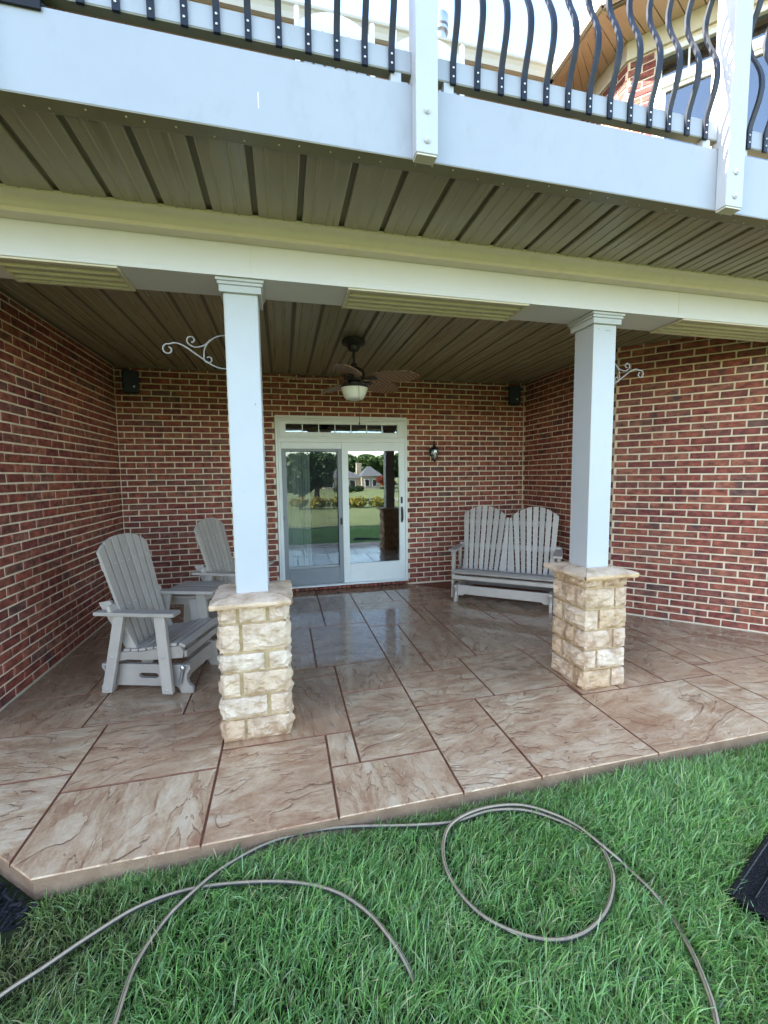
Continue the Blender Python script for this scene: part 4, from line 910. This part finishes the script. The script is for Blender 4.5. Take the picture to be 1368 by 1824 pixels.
# ================================================================== DECK CHAIRS AND RAIL TRAY ABOVE
def deck_chair(label, x):
    t_ = thing('deck_chair', label, 'chair', (x, -3.2, 3.216), 0, 'white deck chairs behind the railing')
    for s in (-1, 1):
        MB().box(s * .218 - .014, s * .218 + .014, -.014, .014, 0, 1.02, .008).build('back_post', M_deckw, t_)
        MB().box(s * .218 - .014, s * .218 + .014, .45, .478, 0, .42, .006).build('front_leg', M_deckw, t_)
        MB().box(s * .218 - .02, s * .218 + .02, .0145, .48, .62, .645, .005).build('arm', M_deckw, t_)
    pts = [(-.2035, .885), (.2035, .885)] + [(.2035 - .407 * i / 10, .945 + .075 * (1 - ((.2035 - .407 * i / 10) / .2035) ** 2)) for i in range(11)]
    tr = MB().prism(pts, -.010, .010, 'y').build('top_rail', M_deckw, t_, bevel=.003)
    for k in range(5): MB().lathe([(.004, 0), (.004, .002)], 8, Tr(-.15 + .075 * k, -.0102, .905) @ Rx(math.pi / 2)).build('screw', M_black, tr)
    for k in range(6): MB().box(-.185 + .063 * k, -.135 + .063 * k, -.006, .006, .40, .8845, .003).build('back_slat', M_greyslat, t_)
    MB().box(-.2035, .2035, -.010, .010, .365, .3995, .003).build('lower_rail', M_deckw, t_)
    MB().box(-.2035, .2035, .0145, .478, .425, .45, .005).build('seat', M_deckw, t_)
deck_chair('white deck chair left of the middle railing post', .46)
deck_chair('white deck chair behind the middle railing post', 1.03)
tray = thing('plant_tray', 'black tray on the deck edge in the top left picture corner', 'tray', (-.77, -3.85, 3.2412))
MB().prism([(-.104, -.152), (.088, -.152), (.112, -.128), (.112, .15), (-.104, .15)], 0, .008, 'z').build('base', M_black, tray)
MB().box(-.104, .088, -.160, -.1525, -.022, .030, .002).box(.1125, .119, -.128, .15, .0, .030, .002).box(-.104, .112, .1505, .157, 0, .030, .002).build('rim', M_black, tray)

# ================================================================== LAWN DETAILS: HOSES, MAT, MULCH, GRASS
def hose(label, px_pts, r=.0084, lift=None):
    pts = []
    for i, q in enumerate(px_pts):
        z = LAWN - .001 + (q[2] if len(q) > 2 else .046); p_ = pix(q[0], q[1], z); pts.append(p_)
    path = spline(pts, 12); mb = MB(); n_ = 12; mb.tube(path, r, n_)
    me = mb.mesh('garden_hose', M_hose, True, recalc=True)
    a = me.attributes.new('ang', 'FLOAT', 'POINT'); a.data.foreach_set('value', [((j / n_) - .25 + .06 * math.sin(i * .021)) % 1.0 for i in range(len(path)) for j in range(n_)])
    return tag(link('garden_hose', me), label, 'hose', 'garden hoses on the lawn'), path
h1, path1 = hose('tan and black garden hose coiled in one loop on the grass', [(180, 1900, .04), (205, 1824, .044), (240, 1722), (290, 1645), (335, 1597, .058), (400, 1544), (490, 1498), (600, 1475), (740, 1470), (812, 1463), (870, 1445), (930, 1443), (985, 1458, .04), (1040, 1483), (1070, 1508, .044), (1088, 1545), (1092, 1580), (1078, 1625), (1040, 1662), (985, 1675), (920, 1662), (860, 1632), (818, 1590), (794, 1545), (790, 1500), (808, 1464, .062), (860, 1440, .062), (925, 1434, .055), (985, 1450, .058), (1030, 1473, .06), (1062, 1498, .058), (1098, 1528, .046), (1116, 1545, .018), (1140, 1567, .034), (1165, 1592, .036), (1192, 1628, .008), (1212, 1660, .022), (1240, 1712, .046), (1268, 1785, .048), (1282, 1850, .048)])
h2, path2 = hose('tan garden hose curving low across the left front grass', [(-60, 1830, .036), (0, 1775, .040), (80, 1722, .044), (160, 1668, .046), (250, 1614, .046), (340, 1584, .036), (440, 1572), (530, 1573), (600, 1590), (655, 1626), (695, 1672), (722, 1715, .032), (738, 1752, .010), (748, 1790, -.012)])
A_, B_ = pix(1293, 1592, -.06), pix(1372, 1478, -.06); ux_ = (B_ - A_).normalized(); uy_ = Vector((ux_.y, -ux_.x, 0))
mt = thing('rubber_mat', 'black ridged rubber mat lying in the grass at the right picture edge', 'mat', (A_.x, A_.y, LAWN + .035), math.atan2(ux_.y, ux_.x))
MB().box(0, .75, -.46, 0, 0, .012, .004).build('base', M_mat, mt)
MB().box(.004, .746, -.022, -.004, .0121, .019, .003).box(.004, .746, -.456, -.438, .0121, .019, .003).box(.004, .022, -.437, -.023, .0121, .019, .003).box(.728, .746, -.437, -.023, .0121, .019, .003).build('border', M_black, mt)
for k in range(6): MB().box(.06, .70, -.075 - .062 * k, -.069 - .062 * k, .0121, .0175, .002).build('ridge', M_black, mt)
# mulch bed
mv = MB()
for k in range(4200):
    f = random.random(); e = random.random() ** .8
    P_ = Vector(CH0).lerp(Vector(CH1), f * 1.0 - .04) + Vector((-.63, -.777)) * (.015 + e * .75)
    if P_.y < -4.0 - .10 * math.sin(P_.x * 5) - (-.95 - P_.x) * .35: continue
    L_ = random.uniform(.012, .05); w_ = random.uniform(.005, .013)
    M = Tr(P_.x, P_.y, LAWN + random.uniform(.0, .035)) @ Rz(random.uniform(0, 6.3)) @ Ry(random.uniform(-.5, .5)) @ Rx(random.uniform(-.5, .5))
    mv.box(-L_ / 2, L_ / 2, -w_ / 2, w_ / 2, 0, w_ * .5, 0, M)
tag(mv.build('mulch', M_mulch), 'black bark mulch beside the cut corner of the patio', 'mulch', kind='stuff')
MB_ = MB().prism([(-.96, -4.03), (-2.25, -2.99), (-3.2, -3.6), (-2.4, -4.75), (-1.3, -4.12)], LAWN - .02, LAWN + .004, 'z').build('mulch_bed', M_mulch); tag(MB_, kind='structure')
# grass blades
def hashn(x, y, s):
    return (np.sin(x * 2.1 * s + 1.3) * np.cos(y * 2.7 * s - .4) + np.sin((x + y) * 3.7 * s + 2.2) * .6 + np.sin((x - y * 1.3) * 5.9 * s) * .4) / 2
def blades(N, x0, x1, y0, y1, lmin, lmax, wid):
    x = rng.uniform(x0, x1, N); y = rng.uniform(y0, y1, N)
    k = (y < -4.003) | (x < -1.0)
    ch = (x - CH0.x) * .629 + (y - CH0.y) * .777            # distance outside the cut corner is negative
    inmul = (x < -.93) & (y > -4.06 - .10 * np.sin(x * 5) - (-.95 - x) * .35)
    k &= ~inmul
    ml = (x - A_.x) * ux_.x + (y - A_.y) * ux_.y; mw = (x - A_.x) * uy_.x + (y - A_.y) * uy_.y
    k &= ~((ml > .0) & (ml < .75) & (mw > -.0) & (mw < .46))
    x, y = x[k], y[k]; n = len(x)
    patch = hashn(x, y, 1.7); fine = hashn(x, y, 6.1)
    dry = np.clip(1.15 - np.hypot((x + .95) / .62, (y + 4.25) / .42), 0, 1) * .9 + np.clip(fine - .30, 0, .5) * .8 + np.clip(hashn(x, y, 3.3) - .45, 0, .4) * .6 + np.clip(1 - (-4.0 - y) / .10, 0, 1) * .55 * (x > -.5)
    dry = np.clip(dry + rng.normal(0, .10, n), 0, .95)
    L = rng.uniform(lmin, lmax, n) * (1 + .30 * patch) * (1 - .55 * np.clip(dry * 1.1, 0, 1))
    flow = 2.2 * hashn(x, y, .9) + 1.1 * fine + rng.normal(0, 1.5, n) - .6
    lean = np.clip(rng.normal(.78, .36, n) + .2 * patch, .05, 1.5)
    dx, dy = np.cos(flow), np.sin(flow); face = rng.uniform(0, 2 * np.pi, n) * .35 + flow + np.pi / 2
    wx, wy = np.cos(face), np.sin(face); w = wid * rng.uniform(.6, 1.25, n)
    V = np.zeros((n, 9, 3)); tips = np.zeros((n, 9)); drys = np.repeat(dry[:, None], 9, 1)
    for i, f in enumerate((0, .33, .68, 1.0)):
        ang = lean * (.35 + 1.15 * f); h = L * f * np.cos(ang * .62) ; o = L * f * np.sin(ang * .62)
        cxp = x + dx * o; cyp = y + dy * o; z = LAWN - .004 + h; ww = w * (1, .92, .66, 0)[i]
        if i < 3:
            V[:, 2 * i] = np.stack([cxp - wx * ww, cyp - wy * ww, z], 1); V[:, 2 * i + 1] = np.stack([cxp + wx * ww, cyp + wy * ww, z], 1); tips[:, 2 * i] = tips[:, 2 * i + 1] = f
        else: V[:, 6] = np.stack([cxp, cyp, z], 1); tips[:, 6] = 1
    V = V[:, :7]; tips = tips[:, :7]; drys = drys[:, :7]
    b = (np.arange(n) * 7)[:, None]
    tri = np.concatenate([b + np.array(q)[None] for q in ([0, 1, 3], [0, 3, 2], [2, 3, 5], [2, 5, 4], [4, 5, 6])], 1).reshape(-1, 3)
    return V.reshape(-1, 3), tri, tips.reshape(-1), drys.reshape(-1)
parts = [blades(100000, -1.95, 3.35, -5.15, -4.0, .030, .125, .0024), blades(24000, 1.2, 4.4, -5.9, -4.0, .045, .13, .0031), blades(62000, -4.6, 5.6, -7.6, -5.0, .05, .10, .0035), blades(7000, -.80, 3.6, -4.055, -4.0, .05, .115, .0024), blades(9000, -4.6, -1.9, -5.2, -4.0, .05, .10, .0035), blades(9000, 4.3, 5.6, -5.2, -4.0, .05, .10, .0035)]
off = 0; VV = []; TT = []; TP = []; DR = []
for v, t_, a, d in parts: VV.append(v); TT.append(t_ + off); TP.append(a); DR.append(d); off += len(v)
VV = np.concatenate(VV); TT = np.concatenate(TT); TP = np.concatenate(TP); DR = np.concatenate(DR)
# keep the hoses mostly clear: push blades that pass through a hose down below it
hp = np.array([(p_.x, p_.y, p_.z) for p_ in path1 + path2])
nb = len(VV) // 7; base = VV.reshape(nb, 7, 3); mid_ = base[:, 4, :2]
cell = {}
for q in hp: cell.setdefault((int(q[0] // .05), int(q[1] // .05)), []).append(q)
cxi = np.floor(mid_ / .05).astype(int); keys = set(cell)
near = np.array([any((a + i, b + j) in keys for i in (-1, 0, 1) for j in (-1, 0, 1)) for a, b in cxi])
ix = np.nonzero(near)[0]
for i in ix:
    d = np.hypot(hp[:, 0] - mid_[i, 0], hp[:, 1] - mid_[i, 1]); k = d.argmin()
    if d[k] < .030 and rng.random() < .90:
        lim = hp[k, 2] - LAWN - .010; bz = base[i, :, 2]; h = bz.max() - LAWN
        if h > lim > 0: base[i, :, 2] = LAWN + (bz - LAWN) * max(.12, lim / h * .8)
VV = base.reshape(-1, 3)
me = bpy.data.meshes.new('grass'); me.vertices.add(len(VV)); me.vertices.foreach_set('co', VV.ravel())
me.loops.add(TT.size); me.loops.foreach_set('vertex_index', TT.ravel().astype(np.int32)); me.polygons.add(len(TT))
me.polygons.foreach_set('loop_start', np.arange(0, TT.size, 3, dtype=np.int32)); me.polygons.foreach_set('loop_total', np.full(len(TT), 3, dtype=np.int32))
me.update(calc_edges=True); me.materials.append(M_grass)
me.polygons.foreach_set('use_smooth', np.ones(len(TT), dtype=bool))
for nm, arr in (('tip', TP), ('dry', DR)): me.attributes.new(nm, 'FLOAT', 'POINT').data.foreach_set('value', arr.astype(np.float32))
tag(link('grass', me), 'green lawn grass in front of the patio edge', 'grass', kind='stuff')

# ================================================================== WHAT THE DOOR GLASS REFLECTS: the garden behind the camera
def leaves(name, mat, parent, blobs, n, size, M=None):
    tot = sum(b[3] * b[4] * b[5] for b in blobs); V = []; F = []
    for (bx, by, bz, rx, ry, rz) in blobs:
        m = int(n * rx * ry * rz / tot); d = rng.normal(size=(m, 3)); d /= np.linalg.norm(d, axis=1)[:, None]
        rad = rng.uniform(.45, 1.08, m) ** .6; c_ = np.array([bx, by, bz]) + d * rad[:, None] * np.array([rx, ry, rz])
        a = rng.normal(size=(m, 3)); a /= np.linalg.norm(a, axis=1)[:, None]; b_ = np.cross(a, rng.normal(size=(m, 3))); b_ /= np.linalg.norm(b_, axis=1)[:, None]
        s = size * rng.uniform(.6, 1.4, m)[:, None]; V.append(np.stack([c_ - a * s, c_ + b_ * s * .55, c_ + a * s, c_ - b_ * s * .55], 1).reshape(-1, 3))
    V = np.concatenate(V); q = np.arange(len(V)).reshape(-1, 4)
    me_ = bpy.data.meshes.new(name); me_.from_pydata(V.tolist(), [], q.tolist()); me_.materials.append(mat); return link(name, me_, parent)
def tree(label, x, y, h, r, mat, n, size, group='trees across the water', trunk=.4):
    z = ground_z(x, y); t_ = thing('tree', label, 'tree', (x, y, z), 0, group)
    tk = MB().tube([(0, 0, -.2), (.05 * h * .1, 0, h * .25), (0, .1, h * .55), (.1, 0, h * .8)], [trunk, trunk * .8, trunk * .5, trunk * .15], 8)
    for k in range(6):
        a = k * 1.1; z0 = h * (.3 + .07 * k); tk.tube([(0, 0, z0), (math.cos(a) * r * .4, math.sin(a) * r * .4, z0 + h * .12), (math.cos(a) * r * .75, math.sin(a) * r * .75, z0 + h * .2)], [trunk * .35, trunk * .22, trunk * .08], 6)
    tk.build('trunk', M_bark, t_, True)
    bl_ = [(0, 0, h * .66, r * .7, r * .7, h * .30)]
    for k in range(9):
        a = random.uniform(0, 6.3); q = random.uniform(.35, .75) * r; zz = random.uniform(.36, .85) * h; s = random.uniform(.28, .45) * r
        bl_.append((math.cos(a) * q, math.sin(a) * q, zz, s, s, s * .8))
    leaves('crown', mat, t_, bl_, n, size)
tree('tall dark tree at the left of the door reflection', 1.5, -30, 5.3, 2.6, M_leafd, 4200, .26)
tree('broad dark tree reflected in the screened door panel', 4.6, -52, 7.3, 3.2, M_leafd, 4200, .34)
tree('green tree reflected above the house roof', 13.5, -112, 8.6, 5, M_leaf, 3600, .6)
tree('tall green tree reflected right of the house', 22.5, -104, 8.6, 4, M_leaf, 3600, .55)
tree('large green tree reflected behind the house', 19.0, -122, 9.2, 5.5, M_leaf, 3600, .6)
tree('green tree reflected beside the dark trees', 6.5, -110, 8.6, 5.5, M_leaf, 3600, .6)
tree('green tree reflected at the far left of the glass', -2, -96, 8.4, 5, M_leaf, 3600, .6)
tree('red maple reflected beside the dark post', 20.2, -76, 3.4, 1.9, M_maple, 2600, .22, None, .2)
for k, (x, lab) in enumerate(((27, 'tree line right of the reflected red maple'), (-10, 'tree line at the outer left of the garden'), (34, 'tree line at the outer right of the garden'))):
    tree('green tree in the ' + lab, x, -105, 8.5, 5.5, M_leaf, 2500, .7)
for k, (lab, x) in enumerate((('leftmost', .9), ('second from left', 1.95), ('middle', 2.95), ('second from right', 3.95), ('rightmost', 5.0))):
    t_ = thing('flower_shrub', lab + ' yellow flowering shrub in the row reflected in the door', 'shrub', (x, -16 + .3 * math.sin(k * 2.1), LAWN), 0, 'yellow flowering shrubs')
    MB().tube([(0, 0, 0), (.02, 0, .3)], [.03, .012], 6).build('stem', M_bark, t_)
    bl_ = [(random.uniform(-.35, .35), random.uniform(-.25, .25), .22 + random.uniform(0, .14), .30, .28, .22) for q in range(6)]
    leaves('foliage', M_leaf, t_, bl_, 500, .055); leaves('blossom', M_yellow, t_, [(a, b, c_ + .04, d * 1.04, e * 1.04, f * 1.05) for a, b, c_, d, e, f in bl_], 900, .05)
for k, x in enumerate((11.2, 13.2, 15.2)):
    t_ = thing('hedge', ('left', 'middle', 'right')[k] + ' clipped hedge below the reflected house', 'hedge', (x, -80, ground_z(x, -80)), 0, 'clipped hedges')
    leaves('foliage', M_leafd, t_, [(0, 0, .5, 1.05, .6, .6)], 700, .16)
fh = thing('house', 'cream house with grey hipped roof reflected in the door glass', 'house', (15.5, -92, ground_z(15, -92)), 0, None, 'thing')
MB().box(-6.5, 1.5, -4, 4, -.3, 2.5).box(1.501, 6, -2.8, 5.5, -.3, 2.9).build('wall', M_stucco, fh)
def hip(x0, x1, y0, y1, z, rise, ins): return MB().add([(x0, y0, z), (x1, y0, z), (x1, y1, z), (x0, y1, z), (x0 + ins, (y0 + y1) / 2, z + rise), (x1 - ins, (y0 + y1) / 2, z + rise)], [(0, 1, 5, 4), (1, 2, 5), (2, 3, 4, 5), (3, 0, 4), (0, 3, 2, 1)])
rf = hip(-7, 2.2, -4.6, 4.6, 2.5, 2.2, 3.2).build('roof', M_shingle, fh); hip(1.2, 6.6, -3.3, 6.2, 2.9, 2.3, 2.2).build('roof', M_shingle, fh)
MB().box(1.2, 2.2, .5, 1.5, 3.5, 6.2).build('chimney', M_stucco, rf)
for x0, x1, y_, z0, z1 in ((-5.6, -4.4, 4.0, .3, 1.9), (-3.2, -2.0, 4.0, .3, 1.9), (-.8, .4, 4.0, 0, 2.0), (2.2, 3.3, 5.5, .5, 2.2), (4.0, 5.2, 5.5, .5, 2.2)):
    w_ = MB().box(x0, x1, y_ + .001, y_ + .08, z0, z1).build('window', M_deckw, fh); MB().box(x0 + .1, x1 - .1, y_ + .0805, y_ + .1, z0 + .1, z1 - .1).build('pane', M_dark, w_)
